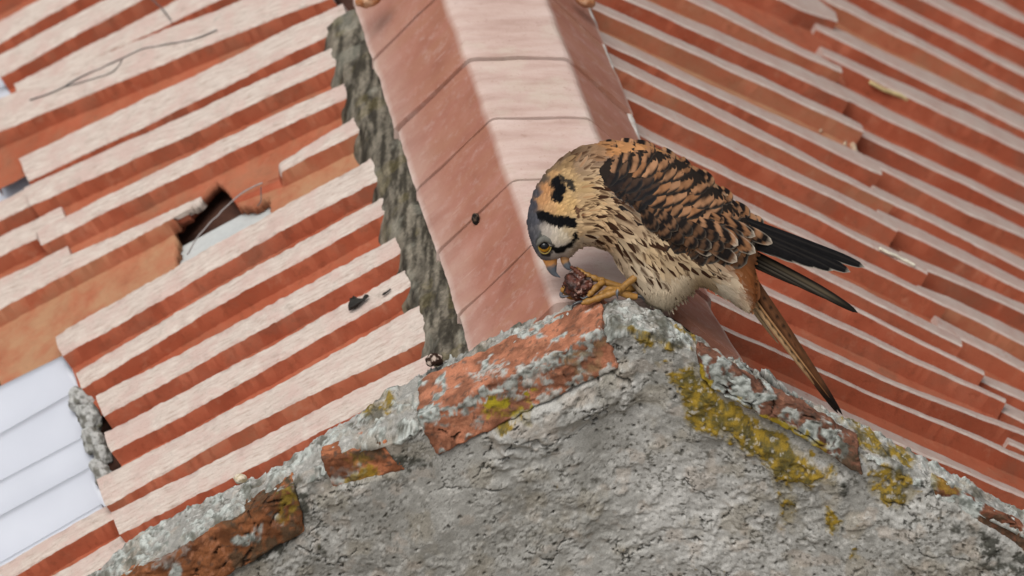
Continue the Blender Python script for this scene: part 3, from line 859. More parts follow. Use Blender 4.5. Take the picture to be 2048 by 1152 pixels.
# plain lower part of the wall, down to the ground
Gf = G.reshape(-1, 3)
o = mesh_obj('render_coat', Gf, fc[:, ::-1], M_WALL, wall, col=c.reshape(-1, 3))
zl = float((zt - .262).max())
lowV = []
low = [(-.47, .002, float(zt[0] - .255)), (0, .002, float(Z0 - .255)), (.35, .002, float(zt[-1] - .255))]
V = [(x, y_, z) for (x, _, z) in low for y_ in (.006, .05)] + [(x, y_, 0.0) for (x, _, z) in low for y_ in (.006, .05)]
F = []
for i_ in range(2):
    a, b = i_ * 2, i_ * 2 + 2
    F += [(a, b, b + 6, a + 6), (a + 1, a + 7, b + 7, b + 1), (a, a + 1, b + 1, b)]
mesh_obj('wall_base', V, F, M_WALL, wall, smooth=False, col=np.tile([.36, .345, .31], (len(V), 1)))

# ---- bricks set in the coping
def brick(pts4, y0, depth, seed, base, name='brick', grey=.3, yelp=(), dark=(), label=None, nseg=(110, 34, 34), rnd=.13, amp=.0022, lich=(), chipc=None):
    """pts4: front face corners TL,TR,BR,BL in the photo, on the wall face"""
    q = np.array(pts4, float)
    C = hit(q[:, 0], q[:, 1], (0, y0, 0), np.array([0, 1.0, 0]))
    Vs, Fs = [], []; base_i = 0
    na, nb, nc = nseg
    def place(a, b, cc):
        p = np.stack([a, b, cc], -1)
        sz = np.array([1, .35, .35]); rr = np.array([rnd * .35, rnd, rnd])
        core = np.clip(p, -(1 - rr), (1 - rr)); d = (p - core) / rr
        ln = np.linalg.norm(d, axis=-1)[..., None]
        p = core + np.where(ln > 1, d / np.maximum(ln, 1e-9), d) * rr
        u = (p[..., 0] + 1) / 2; v = (p[..., 1] + 1) / 2; w_ = (p[..., 2] + 1) / 2
        f = (C[3] * ((1 - u) * (1 - v))[..., None] + C[2] * (u * (1 - v))[..., None] + C[1] * (u * v)[..., None] + C[0] * ((1 - u) * v)[..., None])
        return f + np.array([0, 1, 0]) * (w_ * depth)[..., None]
    la, lb, lc = np.linspace(-1, 1, na), np.linspace(-1, 1, nb), np.linspace(-1, 1, nc)
    for (l1, l2, fn) in ((la, lb, lambda s, t: (s, t, s * 0 - 1)), (la, lc, lambda s, t: (s, s * 0 + 1, t)), (la, lc, lambda s, t: (s, s * 0 - 1, t)),
                         (lb, lc, lambda s, t: (s * 0 - 1, s, t)), (lb, lc, lambda s, t: (s * 0 + 1, s, t)), (la, lb, lambda s, t: (s, t, s * 0 + 1))):
        s, t = np.meshgrid(l1, l2, indexing='ij')
        P = place(*fn(s, t))
        Vs.append(P.reshape(-1, 3)); Fs.append(grid_faces(len(l1), len(l2), base_i)); base_i += P.shape[0] * P.shape[1]
    V = np.concatenate(Vs)
    dv = np.stack([fbm(V, .022, 4, seed), fbm(V, .022, 4, seed + 1), fbm(V, .022, 4, seed + 2)], -1) - .5
    dv2 = np.stack([fbm(V, .004, 3, seed + 3), fbm(V, .004, 3, seed + 4), fbm(V, .004, 3, seed + 5)], -1) - .5
    px, py = proj(V)
    nm, nf = fbm(V, .012, 4, seed + 7), fbm(V, .004, 3, seed + 8)
    w1, w2, wi = worley(np.stack([V[:, 0] + .006 * nm, V[:, 2] - V[:, 1]], -1), .021, seed)
    crack = sstep(.05, .012, (w2 - w1) + (nf - .5) * .16) * sstep(.60, .68, fbm(V, .03, 3, seed + 9))
    W = V + dv * amp * 2.6 + dv2 * amp * 1.1 + np.array([0, 1, 0]) * (crack * .0025)[:, None]
    col = mix(np.array(base) * .62, np.array(base) * 1.3, sstep(.3, .7, nm))
    col = mix(col, np.array([.52, .24, .14]), sstep(.6, .75, nf) * .35)
    wobx, woby = px + (nm - .5) * 80, py + (nf - .5) * 50 + (fbm(V, .02, 3, seed + 11) - .5) * 40
    c1, c2, ci = worley(np.stack([V[:, 0] + .003 * nf, V[:, 2] + V[:, 1]], -1), .0055, seed + 3)
    topn = sstep(-.001, .004, V[:, 1] - y0) * 0
    g = sstep(.62, .70, fbm(V, .014, 4, seed + 12) + grey * .3)
    for pl_, s_ in lich:
        d = polydist(wobx, woby, list(pl_) + [pl_[0]]); ins = inpoly(wobx, woby, pl_)
        g = np.maximum(g, np.where(ins, 1, sstep(8, 0, d)) * s_ * sstep(.3, .45, nf))
    lc_ = mix(np.array([.17, .185, .165]), np.array([.44, .465, .435]), sstep(.1, .6, c1 + (nf - .5) * .6))
    col = mix(col, lc_, np.clip(g, 0, 1))
    W = W + np.array([0, -.6, .6]) * (g * (.0003 + .0006 * nf))[:, None]
    for pl_, cc, s_ in list(yelp):
        d = polydist(wobx, woby, list(pl_) + [pl_[0]]); ins = inpoly(wobx, woby, pl_)
        m_ = np.where(ins, 1, sstep(10, 0, d)) * s_ * sstep(.3, .55, nf * .6 + nm * .4)
        col = mix(col, np.array(cc), np.clip(m_, 0, 1))
    col = mix(col, np.array([.03, .02, .014]), crack * .9)
    col = mix(col, np.array([.06, .05, .04]), sstep(.64, .74, fbm(V, .003, 3, seed + 15)) * .6)
    bm = bmesh.new()
    o = mesh_obj(name, W, np.concatenate(Fs), M_BRICK, wall, col=col, centre=True)
    bm.from_mesh(o.data); bmesh.ops.remove_doubles(bm, verts=bm.verts, dist=.00002); bmesh.ops.recalc_face_normals(bm, faces=bm.faces)
    bm.to_mesh(o.data); bm.free()
    if label: o['label'] = label
    return o
DK = (.055, .045, .028); YL = (.30, .20, .02); DKR = (.13, .05, .025)
brick([(218, 1182), (586, 972), (612, 1062), (262, 1262)], -.0040, .026, 500, (.225, .085, .035), grey=-.1,
      yelp=[([(520, 985), (600, 970), (610, 1040), (560, 1030)], DK, .95), ([(555, 985), (590, 985), (575, 1040), (540, 1050)], YL, .6), ([(420, 1040), (520, 985), (540, 1010), (450, 1060)], DK, .75), ([(470, 1120), (600, 1050), (612, 1065), (480, 1160)], DK, .8), ([(300, 1130), (420, 1050), (430, 1070), (330, 1140)], DKR, .8)],
      lich=[([(300, 1100), (328, 1100), (328, 1130), (300, 1130)], .9), ([(345, 1098), (362, 1098), (362, 1112), (345, 1112)], .8)], label='dark cracked brick at the foot of the coping, left')
brick([(640, 916), (774, 880), (808, 940), (660, 982)], -.0025, .018, 520, (.31, .115, .055), grey=.05, nseg=(46, 26, 26), rnd=.22,
      yelp=[([(640, 920), (690, 905), (690, 960), (650, 965)], DKR, .85), ([(700, 890), (770, 880), (770, 905), (705, 915)], DK, .9), ([(690, 955), (760, 940), (770, 965), (690, 980)], YL, .8), ([(690, 910), (740, 905), (740, 930), (690, 935)], YL, .35)],
      lich=[([(675, 950), (700, 945), (705, 972), (675, 975)], .9)], label='small brick stub with a dark mossy rim')
brick([(834, 836), (1206, 658), (1240, 736), (872, 914)], -.0045, .050, 540, (.345, .14, .08), grey=.08, nseg=(130, 34, 42),
      yelp=[([(985, 805), (1062, 790), (1060, 828), (1000, 842)], (.33, .26, .02), 1), ([(1120, 720), (1200, 690), (1210, 730), (1130, 760)], (.26, .18, .09), .6)],
      lich=[([(860, 812), (905, 800), (910, 838), (870, 842)], 1), ([(880, 828), (980, 778), (1100, 716), (1205, 660), (1205, 672), (1100, 735), (985, 795), (890, 838)], .95), ([(1000, 755), (1080, 718), (1080, 770), (1010, 790)], .75), ([(950, 745), (1000, 720), (1010, 735), (960, 760)], .8),
            ([(1010, 835), (1100, 790), (1240, 728), (1240, 770), (1000, 880)], .85)], label='salmon brick with pale top just left of the apex')
brick([(1392, 694), (1718, 886), (1722, 950), (1404, 762)], -.0012, .010, 560, (.155, .07, .045), grey=.12, nseg=(120, 32, 34),
      yelp=[([(1340, 720), (1400, 740), (1440, 790), (1520, 830), (1640, 900), (1660, 950), (1560, 920), (1400, 800)], (.33, .235, .02), .95), ([(1690, 880), (1730, 900), (1720, 960), (1680, 930)], DK, .8)],
      lich=[([(1400, 710), (1450, 735), (1500, 775), (1530, 805), (1500, 815), (1430, 770)], 1), ([(1570, 830), (1600, 832), (1600, 850), (1575, 850)], .9), ([(1635, 858), (1700, 880), (1715, 905), (1690, 920), (1640, 900)], 1), ([(1500, 800), (1520, 805), (1515, 825), (1500, 822)], .9), ([(1580, 860), (1610, 875), (1600, 890), (1582, 880)], .8)],
      label='lichen spotted brick in the right slope of the coping')
brick([(1862, 960), (2160, 1118), (2160, 1168), (1876, 1002)], -.0012, .009, 580, (.16, .06, .034), grey=.25, nseg=(90, 28, 28),
      yelp=[([(1850, 950), (1920, 975), (1910, 1000), (1860, 985)], YL, .6), ([(1960, 1040), (2060, 1080), (2060, 1120), (1980, 1080)], DK, .7)], label='reddish brick at the right end of the coping')
# ------------------------------------------------------------------ the falcon
P0B = hit(1215, 604, (0, 0.040, 0), np.array([0, 1.0, 0]))
KD = float(np.dot(P0B - CAM, FWD))              # distance of the bird's own middle plane
def bp(px, py, d=0.0):
    """point on the bird: photo pixel and depth (in pixel units) away from its middle plane"""
    r_ = ray(px, py)
    k = (KD + np.asarray(d, float) * S) / DIST
    return CAM + r_ * k[..., None]
BIRD_LOC = bp(1240, 592, 0)
bird = empty('kestrel', BIRD_LOC, 'small rufous falcon with barred back bending over food on the gable peak', 'bird')

GX0, GY0, GS = 1010, 240, 1.5
gx = np.arange(GX0, 1580, GS); gy = np.arange(GY0, 680, GS)
GXX, GYY = np.meshgrid(gx, gy, indexing='ij')
def closed(poly, n=260):
    p = np.array(poly, float); P = np.vstack([p[-2:], p, p[:2]])
    c = catmull(P, 12 * len(P)); m = len(P) - 1
    xs = np.linspace(0, m - 1e-9, 12 * len(P))
    return c[(xs >= 2) & (xs < 2 + len(p))]
def inflate(poly, k=1.0, it=2600):
    """round, full-bodied thickness from an outline (membrane equation)"""
    pl_ = closed(poly)
    m = inpoly(GXX, GYY, pl_)
    u = np.zeros(m.shape)
    # coarse start
    st = 6
    mc = m[::st, ::st]; uc = np.zeros(mc.shape); h2 = (GS * st) ** 2
    for _ in range(900):
        p = np.pad(uc, 1); uc = np.where(mc, (p[2:, 1:-1] + p[:-2, 1:-1] + p[1:-1, 2:] + p[1:-1, :-2] + h2) / 4, 0)
    u = np.kron(uc, np.ones((st, st)))[:m.shape[0], :m.shape[1]]
    if u.shape != m.shape: u = np.pad(u, ((0, m.shape[0] - u.shape[0]), (0, m.shape[1] - u.shape[1])), mode='edge')
    u = np.where(m, u, 0); h2 = GS ** 2
    for _ in range(420):
        p = np.pad(u, 1); u = np.where(m, (p[2:, 1:-1] + p[:-2, 1:-1] + p[1:-1, 2:] + p[1:-1, :-2] + h2) / 4, 0)
    return m, np.sqrt(2 * u) * k
BODY = [(1092, 523), (1076, 514), (1062, 487), (1054, 452), (1058, 415), (1071, 375), (1093, 343), (1122, 317), (1150, 299), (1190, 286), (1235, 282), (1280, 285), (1320, 297), (1360, 316), (1400, 342), (1440, 377), (1470, 409),
        (1495, 438), (1512, 468), (1518, 495), (1511, 530), (1512, 565), (1511, 600), (1501, 627), (1485, 618), (1458, 601), (1428, 583), (1402, 574), (1380, 590), (1356, 610), (1330, 622), (1304, 612), (1280, 592), (1258, 562), (1238, 532), (1216, 505), (1196, 493), (1172, 494), (1152, 503), (1140, 517), (1127, 515), (1112, 520)]
mB, hB = inflate(BODY, .86)
WING = [(1196, 338), (1226, 316), (1290, 300), (1345, 312), (1396, 342), (1436, 378), (1468, 412), (1500, 442), (1540, 474), (1540, 488), (1505, 506), (1472, 522), (1428, 514), (1384, 502), (1340, 484), (1308, 462), (1284, 430), (1248, 396), (1214, 372)]
mW, hW = inflate(WING, .20)
HS = hB + hW
def samp(g, px, py):
    fx = np.clip((np.asarray(px, float) - GX0) / GS, 0, g.shape[0] - 1.001); fy = np.clip((np.asarray(py, float) - GY0) / GS, 0, g.shape[1] - 1.001)
    i = fx.astype(int); j = fy.astype(int); a = fx - i; b = fy - j
    return g[i, j] * (1 - a) * (1 - b) + g[i + 1, j] * a * (1 - b) + g[i, j + 1] * (1 - a) * b + g[i + 1, j + 1] * a * b

# ---- plumage colours over the bird
CP = np.array([
 # x, y, r, g, b
 (1180, 425, .50, .36, .20), (1160, 462, .47, .34, .19), (1200, 470, .47, .34, .20), (1165, 400, .46, .33, .18), (1210, 430, .43, .31, .18), (1240, 440, .36, .27, .17), (1170, 488, .44, .38, .28),
 (1250, 482, .48, .385, .25), (1232, 522, .52, .43, .30), (1270, 520, .53, .45, .32), (1290, 560, .53, .455, .33), (1350, 560, .53, .45, .32), (1320, 605, .50, .44, .32), (1400, 560, .40, .31, .19), (1290, 500, .42, .32, .19), (1340, 520, .40, .31, .19),
 (1440, 580, .58, .52, .40), (1485, 612, .55, .46, .33), (1455, 555, .50, .42, .30), (1490, 550, .25, .09, .03), (1506, 585, .24, .085, .028), (1470, 530, .22, .085, .03), (1500, 610, .30, .14, .06),
 (1085, 402, .47, .26, .12), (1098, 415, .50, .31, .15), (1120, 415, .55, .36, .16), (1140, 408, .48, .33, .15), (1090, 380, .44, .23, .10), (1108, 352, .42, .26, .12), (1130, 345, .40, .28, .14), (1150, 375, .42, .30, .15),
 (1092, 466, .45, .42, .37), (1108, 470, .55, .51, .42), (1125, 474, .57, .52, .40), (1142, 466, .52, .42, .26), (1130, 500, .45, .42, .36), (1118, 512, .38, .36, .33), (1145, 505, .42, .37, .29),
 (1148, 316, .13, .085, .05), (1160, 330, .27, .19, .12), (1180, 345, .42, .31, .19), (1185, 312, .26, .16, .09), (1195, 325, .22, .15, .10), (1185, 365, .44, .33, .19), (1130, 330, .24, .16, .08),
 (1056, 440, .065, .07, .085), (1060, 475, .075, .08, .095), (1070, 500, .085, .09, .105), (1080, 514, .14, .14, .15), (1062, 410, .06, .065, .08), (1070, 385, .07, .07, .08), (1083, 358, .10, .08, .06), (1100, 335, .17, .12, .07), (1120, 318, .16, .11, .07), (1069, 440, .075, .08, .095), (1075, 470, .10, .105, .115),
 (1210, 302, .40, .20, .08), (1240, 300, .43, .22, .09), (1280, 298, .43, .22, .09), (1330, 310, .43, .22, .09), (1215, 345, .07, .07, .075), (1235, 360, .06, .06, .065), (1262, 372, .055, .055, .06), (1225, 330, .13, .12, .12), (1280, 395, .06, .05, .045),
])
SHAPES = [  # dark marks on the head: polyline, half width, colour
 ([(1084, 433), (1100, 440), (1120, 446), (1140, 445)], 12.5, (.006, .006, .007)),
 ([(1112, 366), (1118, 380), (1114, 394)], 12.5, (.006, .006, .007)), ([(1136, 362), (1143, 378)], 6, (.03, .025, .02)), ([(1122, 352), (1128, 362)], 5, (.03, .025, .02)),
 ([(1101, 498), (1115, 501), (1130, 497), (1144, 486), (1151, 468)], 5.5, (.006, .006, .006)), ([(1078, 482), (1086, 504), (1098, 507)], 6, (.03, .028, .028)), ([(1153, 415), (1158, 432)], 4.5, (.10, .05, .03)), ([(1080, 470), (1077, 495)], 4, (.09, .09, .08))]
CP[:, 2:] *= np.array([1.0, .94, .93])
def paint(px, py, jit=0):
    px = np.asarray(px, float); py = np.asarray(py, float)
    jx = (noise(np.stack([px, py, px * 0], -1), 7, 601) - .5) * 7; jy = (noise(np.stack([px, py, px * 0 + 9], -1), 7, 602) - .5) * 7
    qx, qy = px + jx, py + jy
    d2 = (qx[..., None] - CP[:, 0]) ** 2 + (qy[..., None] - CP[:, 1]) ** 2 + 9
    w_ = 1 / d2 ** 2.2
    c = (w_[..., None] * CP[:, 2:]).sum(-2) / w_.sum(-1)[..., None]
    for pl_, hw, cc in SHAPES:
        d = polydist(qx, qy, pl_)
        c = mix(c, np.array(cc), sstep(hw + 1.5, hw - 2.5, d))
    return c
DF = np.array([(1090, 505, .25, -1), (1110, 470, .35, -.95), (1060, 440, .12, -1), (1070, 380, .4, -.9), (1100, 400, .45, -.9), (1120, 440, .55, -.8), (1140, 325, .8, -.55), (1200, 292, 1, .05), (1145, 400, .85, -.25), (1150, 455, .95, .1), (1150, 492, .95, .1), (1190, 470, .85, .5),
 (1190, 410, .9, .35), (1215, 440, .7, .65), (1230, 500, .5, .85), (1260, 470, .65, .75), (1300, 560, .55, .82), (1320, 605, .15, 1), (1360, 580, .5, .85), (1400, 555, .8, .6), (1460, 590, .75, .65), (1480, 540, .6, .8), (1500, 590, .5, .87),
 (1240, 300, .97, .25), (1300, 310, .85, .5), (1230, 350, .45, .88), (1290, 350, .38, .92), (1330, 390, .42, .9), (1290, 420, .5, .86), (1380, 400, .5, .86), (1330, 330, .5, .86), (1390, 440, .6, .8), (1430, 430, .68, .73), (1480, 465, .93, .37), (1500, 480, .95, .3), (1400, 360, .62, .78)])
def field(px, py):
    d2 = (np.asarray(px)[..., None] - DF[:, 0]) ** 2 + (np.asarray(py)[..., None] - DF[:, 1]) ** 2 + 30
    w_ = 1 / d2 ** 1.5
    u = (w_ * DF[:, 2]).sum(-1) / w_.sum(-1); v = (w_ * DF[:, 3]).sum(-1) / w_.sum(-1)
    n_ = np.hypot(u, v) + 1e-9
    return u / n_, v / n_

# ---- body: one continuous closed surface
def shell(mask, front, back, dark=None):
    idx = -np.ones(mask.shape, int); ins = mask.copy()
    idx[ins] = np.arange(ins.sum()); nv = ins.sum()
    x, y = GXX[ins], GYY[ins]
    quad = ins[:-1, :-1] & ins[1:, :-1] & ins[1:, 1:] & ins[:-1, 1:]
    rim = np.zeros(mask.shape, bool)
    p = np.pad(ins, 1); rim = ins & ~(p[2:, 1:-1] & p[:-2, 1:-1] & p[1:-1, 2:] & p[1:-1, :-2] & p[2:, 2:] & p[:-2, :-2] & p[2:, :-2] & p[:-2, 2:])
    Vf = bp(x, y, np.where(rim[ins], 0, -front[ins])); Vb = bp(x, y, back[ins])
    i, j = np.nonzero(quad)
    a, b, c_, d = idx[i, j], idx[i + 1, j], idx[i + 1, j + 1], idx[i, j + 1]
    F1 = np.stack([a, d, c_, b], 1); rr = rim[ins]
    bid = np.where(rr, np.arange(nv), np.arange(nv) + nv)
    F2 = np.stack([bid[a], bid[b], bid[c_], bid[d]], 1)
    # where all four are rim the back would coincide: drop it
    F2 = F2[~(rr[a] & rr[b] & rr[c_] & rr[d])]
    V = np.concatenate([Vf, Vb]); F = np.concatenate([F1, F2])
    used = np.unique(F); re = -np.ones(len(V), int); re[used] = np.arange(len(used))
    return V[used], re[F], np.concatenate([x, x])[used], np.concatenate([y, y])[used]
V, F, x, y = shell(mB, hB, hB)
body = mesh_obj('body', V, F, M_FEATHER, bird, col=paint(x, y) * .8)

def feather(px, py, ang, L, W, nl=6, nw=4, lift=(-.6, 3.0), H=None, side=-1, colf=None, curve=0.0, tip=.55, base_w=.55, d0=None, d1=None, cup=.0, rag=0, rs=0):
    """one curved feather lying on the bird; returns verts, faces, colours"""
    t = np.linspace(0, 1, nl)[:, None]; s = np.linspace(-1, 1, nw)[None]
    wv = np.minimum(1, base_w + (1 - base_w) * np.sin(np.clip(t / .55, 0, 1) * math.pi / 2)) * np.where(t > tip, np.sqrt(np.clip(1 - ((t - tip) / (1.0001 - tip)) ** 2, 0, 1)), 1)
    u, v = math.cos(ang), math.sin(ang)
    al = t * L + 0 * s; ac = s * wv * W / 2 + curve * (t ** 2) * L
    X_ = px + u * al - v * ac; Y_ = py + v * al + u * ac
    if d0 is None:
        hx = samp(H, X_, Y_)
        D = side * (hx + lift[0] + (lift[1] - lift[0]) * t + cup * (1 - s ** 2))
    else:
        D = d0 + (d1 - d0) * t - cup * (1 - s ** 2) * wv
    V = bp(X_, Y_, D).reshape(-1, 3)
    F = grid_faces(nl, nw)
    c = colf(X_, Y_, t + 0 * s, s + 0 * t).reshape(-1, 3)
    return V, F, c

# ---- small body feathers, uncountable, one mass
def ok_region(px, py): return inpoly(px, py, closed(BODY))
pv, pf, pc = [], [], []; off = 0
def add(v, f, c):
    global off
    pv.append(v); pf.append(f + off); pc.append(c); off += len(v)
pts = []
bpoly = closed(BODY)
for step_, region in ((6.2, 'head'), (8.0, 'neck'), (9.6, 'body')):
    for ix in np.arange(1050, 1520, step_):
        for iy in np.arange(280, 630, step_):
            x_ = ix + rng.uniform(-.5, .5) * step_; y_ = iy + rng.uniform(-.5, .5) * step_
            dh = math.hypot(x_ - 1105, (y_ - 430) * .8)
            reg = 'head' if (x_ < 1150 and y_ > 330 and dh < 92) else ('neck' if x_ < 1215 else 'body')
            if reg != region: continue
            pts.append((x_, y_, reg))
P_ = np.array([(a, b) for a, b, _ in pts])
keep = inpoly(P_[:, 0], P_[:, 1], bpoly)
wingin = inpoly(P_[:, 0], P_[:, 1], closed(WING))
fu, fv = field(P_[:, 0], P_[:, 1])
# keep clear of the eye, the bill
for i_, (x_, y_, reg) in enumerate(pts):
    if not keep[i_]: continue
    if math.hypot((x_ - 1089) / 15, (y_ - 493) / 17) < 1.0: continue
    if y_ > 506 and x_ < 1120: continue
    edge = samp(hB, x_, y_)
    sc = rng.uniform(.85, 1.2)
    if reg == 'head': L, W = 17 * sc, 5.5 * sc
    elif reg == 'neck': L, W = 33 * sc, 8.5 * sc
    else: L, W = 46 * sc, 11 * sc
    if x_ > 1225 and y_ > 540: L, W = 46 * sc, 8 * sc
    if x_ > 1420 and y_ > 540: L, W = 46 * sc, 12 * sc
    if edge < 16: L *= .62; W *= .8
    a = math.atan2(fv[i_], fu[i_]) + rng.normal(0, .17)
    ex, ey = x_ + math.cos(a) * L, y_ + math.sin(a) * L
    if not inpoly(np.array([ex]), np.array([ey]), bpoly)[0]:
        W *= .55
        for _ in range(7):
            L *= .8
            if inpoly(np.array([x_ + math.cos(a) * (L - 3)]), np.array([y_ + math.sin(a) * (L - 3)]), bpoly)[0]: break
    mant = wingin[i_] or (reg == 'body' and y_ < 360)
    if mant and x_ > 1240: continue                        # the barred feathers cover these
    streak = (reg == 'neck' and (x_ > 1150 or y_ < 340)) or (reg == 'body' and y_ < 600 and x_ < 1420 and not mant)
    sv = rng.random(); br = rng.uniform(.82, 1.16)
    def colf(X_, Y_, t, s, sv=sv, br=br, streak=streak, reg=reg, x0=x_, y0=y_):
        c = paint(X_ * .35 + (x0) * .65, Y_ * .35 + y0 * .65) * br if reg != 'head' else paint(X_ * .75 + x0 * .25, Y_ * .75 + y0 * .25) * br
        c = c * (0.86 + .22 * sstep(.3, 1, t))[..., None]
        if streak and sv < (.40 if reg == 'neck' else .30 if y0 < 560 else .18):
            k_ = sstep(.8, .3, np.abs(s)) * sstep(.05, .3, t) * sstep(1.02, .86, t)
            c = mix(c, np.array([.055, .024, .012]), k_ * .9)
        elif reg == 'neck' and sv > .9:
            c = mix(c, np.array([.30, .14, .06]), sstep(.6, .2, np.abs(s)) * .6)
        return c
    if streak and sv < .4 and reg == 'body': L *= 1.25
    for side in (-1, 1):
        nl, nw = (5, 3) if reg == 'head' else (6, 5)
        if side == 1: nl, nw = 4, 3
        add(*feather(x_, y_, a, L, W, nl, nw, lift=(-1.0, (1.0 if reg == 'head' else 1.5) * rng.uniform(.5, 1.6)), H=hB, side=side, colf=colf, curve=rng.uniform(-.12, .12), tip=.3, cup=.3))
STK = [(1222, 470, 1.0, 52, 7), (1233, 478, 1.02, 58, 6), (1246, 470, .9, 46, 9), (1258, 462, .7, 50, 12), (1275, 470, .65, 46, 11), (1296, 480, .6, 44, 10), (1262, 500, .85, 44, 6), (1284, 512, .75, 46, 7), (1304, 520, .8, 38, 6), (1246, 512, 1.0, 50, 5), (1318, 498, .6, 40, 9),
       (1330, 528, .85, 36, 6), (1350, 520, .7, 38, 8), (1372, 530, .7, 34, 7), (1290, 545, 1.0, 32, 5), (1262, 545, 1.05, 34, 4.5), (1312, 556, 1.0, 26, 5), (1395, 536, .6, 36, 7), (1420, 545, .6, 30, 6), (1216, 452, .75, 42, 9), (1205, 440, .6, 40, 9), (1232, 446, .6, 44, 11),
       (1182, 432, .12, 34, 8), (1190, 414, .05, 36, 8), (1186, 396, -.05, 34, 7), (1178, 448, .25, 32, 7), (1200, 462, .7, 36, 7), (1176, 378, -.15, 32, 7), (1196, 376, .1, 34, 8), (1212, 398, .3, 40, 9), (1218, 420, .45, 42, 10), (1170, 470, .3, 26, 6), (1186, 476, .6, 28, 6), (1172, 412, .0, 28, 6)]
for (x_, y_, a, L, W) in STK:
    add(*feather(x_, y_, a + rng.uniform(-.08, .08), L, W, 9, 5, lift=(0, 2.4), H=hB, side=-1, colf=lambda X_, Y_, t, s: np.ones(X_.shape + (3,)) * np.array([.035, .016, .009]) * (.8 + .5 * t)[..., None], curve=rng.uniform(-.06, .06), tip=.35, base_w=.25))
# loose down at belly, thigh and vent
for i_ in range(900):
    zone = rng.integers(0, 3)
    if zone == 0: x_, y_ = rng.uniform(1272, 1350), rng.uniform(575, 606); a = math.pi / 2 + rng.uniform(-.45, .45); L = rng.uniform(10, 20)
    elif zone == 1: x_, y_ = rng.uniform(1425, 1490), rng.uniform(565, 612); a = .72 + rng.uniform(-.2, .25); L = rng.uniform(14, 28)
    else: x_, y_ = rng.uniform(1340, 1420), rng.uniform(545, 580); a = 1.05 + rng.uniform(-.3, .3); L = rng.uniform(18, 30)
    if not inpoly(np.array([x_]), np.array([y_]), bpoly)[0]: continue
    for _ in range(6):
        if inpoly(np.array([x_ + math.cos(a) * (L - 3)]), np.array([y_ + math.sin(a) * (L - 3)]), bpoly)[0]: break
        L *= .75
    br = rng.uniform(.85, 1.1)
    add(*feather(x_, y_, a, L, rng.uniform(1.2, 2.8), 5, 3, lift=(-.5, 4), H=hB, side=-1, colf=lambda X_, Y_, t, s, br=br, x0=x_, y0=y_: paint(X_ * 0 + x0, Y_ * 0 + y0) * br, curve=rng.uniform(-.15, .15), tip=.3))
pl_o = mesh_obj('plumage', np.concatenate(pv), np.concatenate(pf), M_FEATHER, bird, col=np.concatenate(pc))
pl_o['kind'] = 'stuff'

# ---- near wing: base, then every barred feather on its own
wing = None
V, F, x, y = shell(mW, HS, np.clip(-hB + 6, None, 0) * 1.0)
wing = mesh_obj('wing', V, F, M_FEATHER, bird, col=np.tile([.02, .015, .012], (len(V), 1)))
wing['label'] = 'folded near wing with rufous and black bars'
def wfeather(name, parent, *a, **k):
    v, f, c = feather(*a, **k)
    v = np.asarray(v)
    return mesh_obj(name, v, f, M_FEATHER, parent, col=c)
RUF = np.array([.255, .118, .054]); RUF2 = np.array([.325, .17, .09]); BLK = np.array([.008, .0075, .008]); EDG = np.array([.50, .42, .33])
def barcol(seed, nb=2, ph=0.0, edge=.35, rufk=1.0, darkk=0.0, slate=0.0):
    r1 = np.random.default_rng(seed)
    w1 = r1.uniform(.36, .48); tint = r1.uniform(.82, 1.15)
    def f(X_, Y_, t, s):
        wav = t + .10 * (np.abs(s) ** 1.5) + .05 * np.sin(s * 2 + seed)
        k_ = ((wav * nb + ph) % 1.0)
        bar = sstep(.0, .06, k_) * sstep(w1 + .22, w1 + .13, k_)
        g = RUF + (RUF2 - RUF) * (.5 + .5 * math.sin(seed * 1.7))
        c = mix(np.ones(X_.shape + (3,)) * g * tint * rufk, BLK, np.clip(bar + darkk, 0, 1) * .985)
        if slate: c = mix(c, np.array([.012, .012, .0135]), np.full(X_.shape, slate))
        c = mix(c, EDG, sstep(.90, .985, t + .04 * np.abs(s)) * edge + sstep(.86, 1.0, np.abs(s)) * sstep(.4, .8, t) * edge * .5)
        c = c * (1 - .25 * sstep(.08, .0, np.abs(s)) * (1 - bar))[..., None]
        return c
    return f
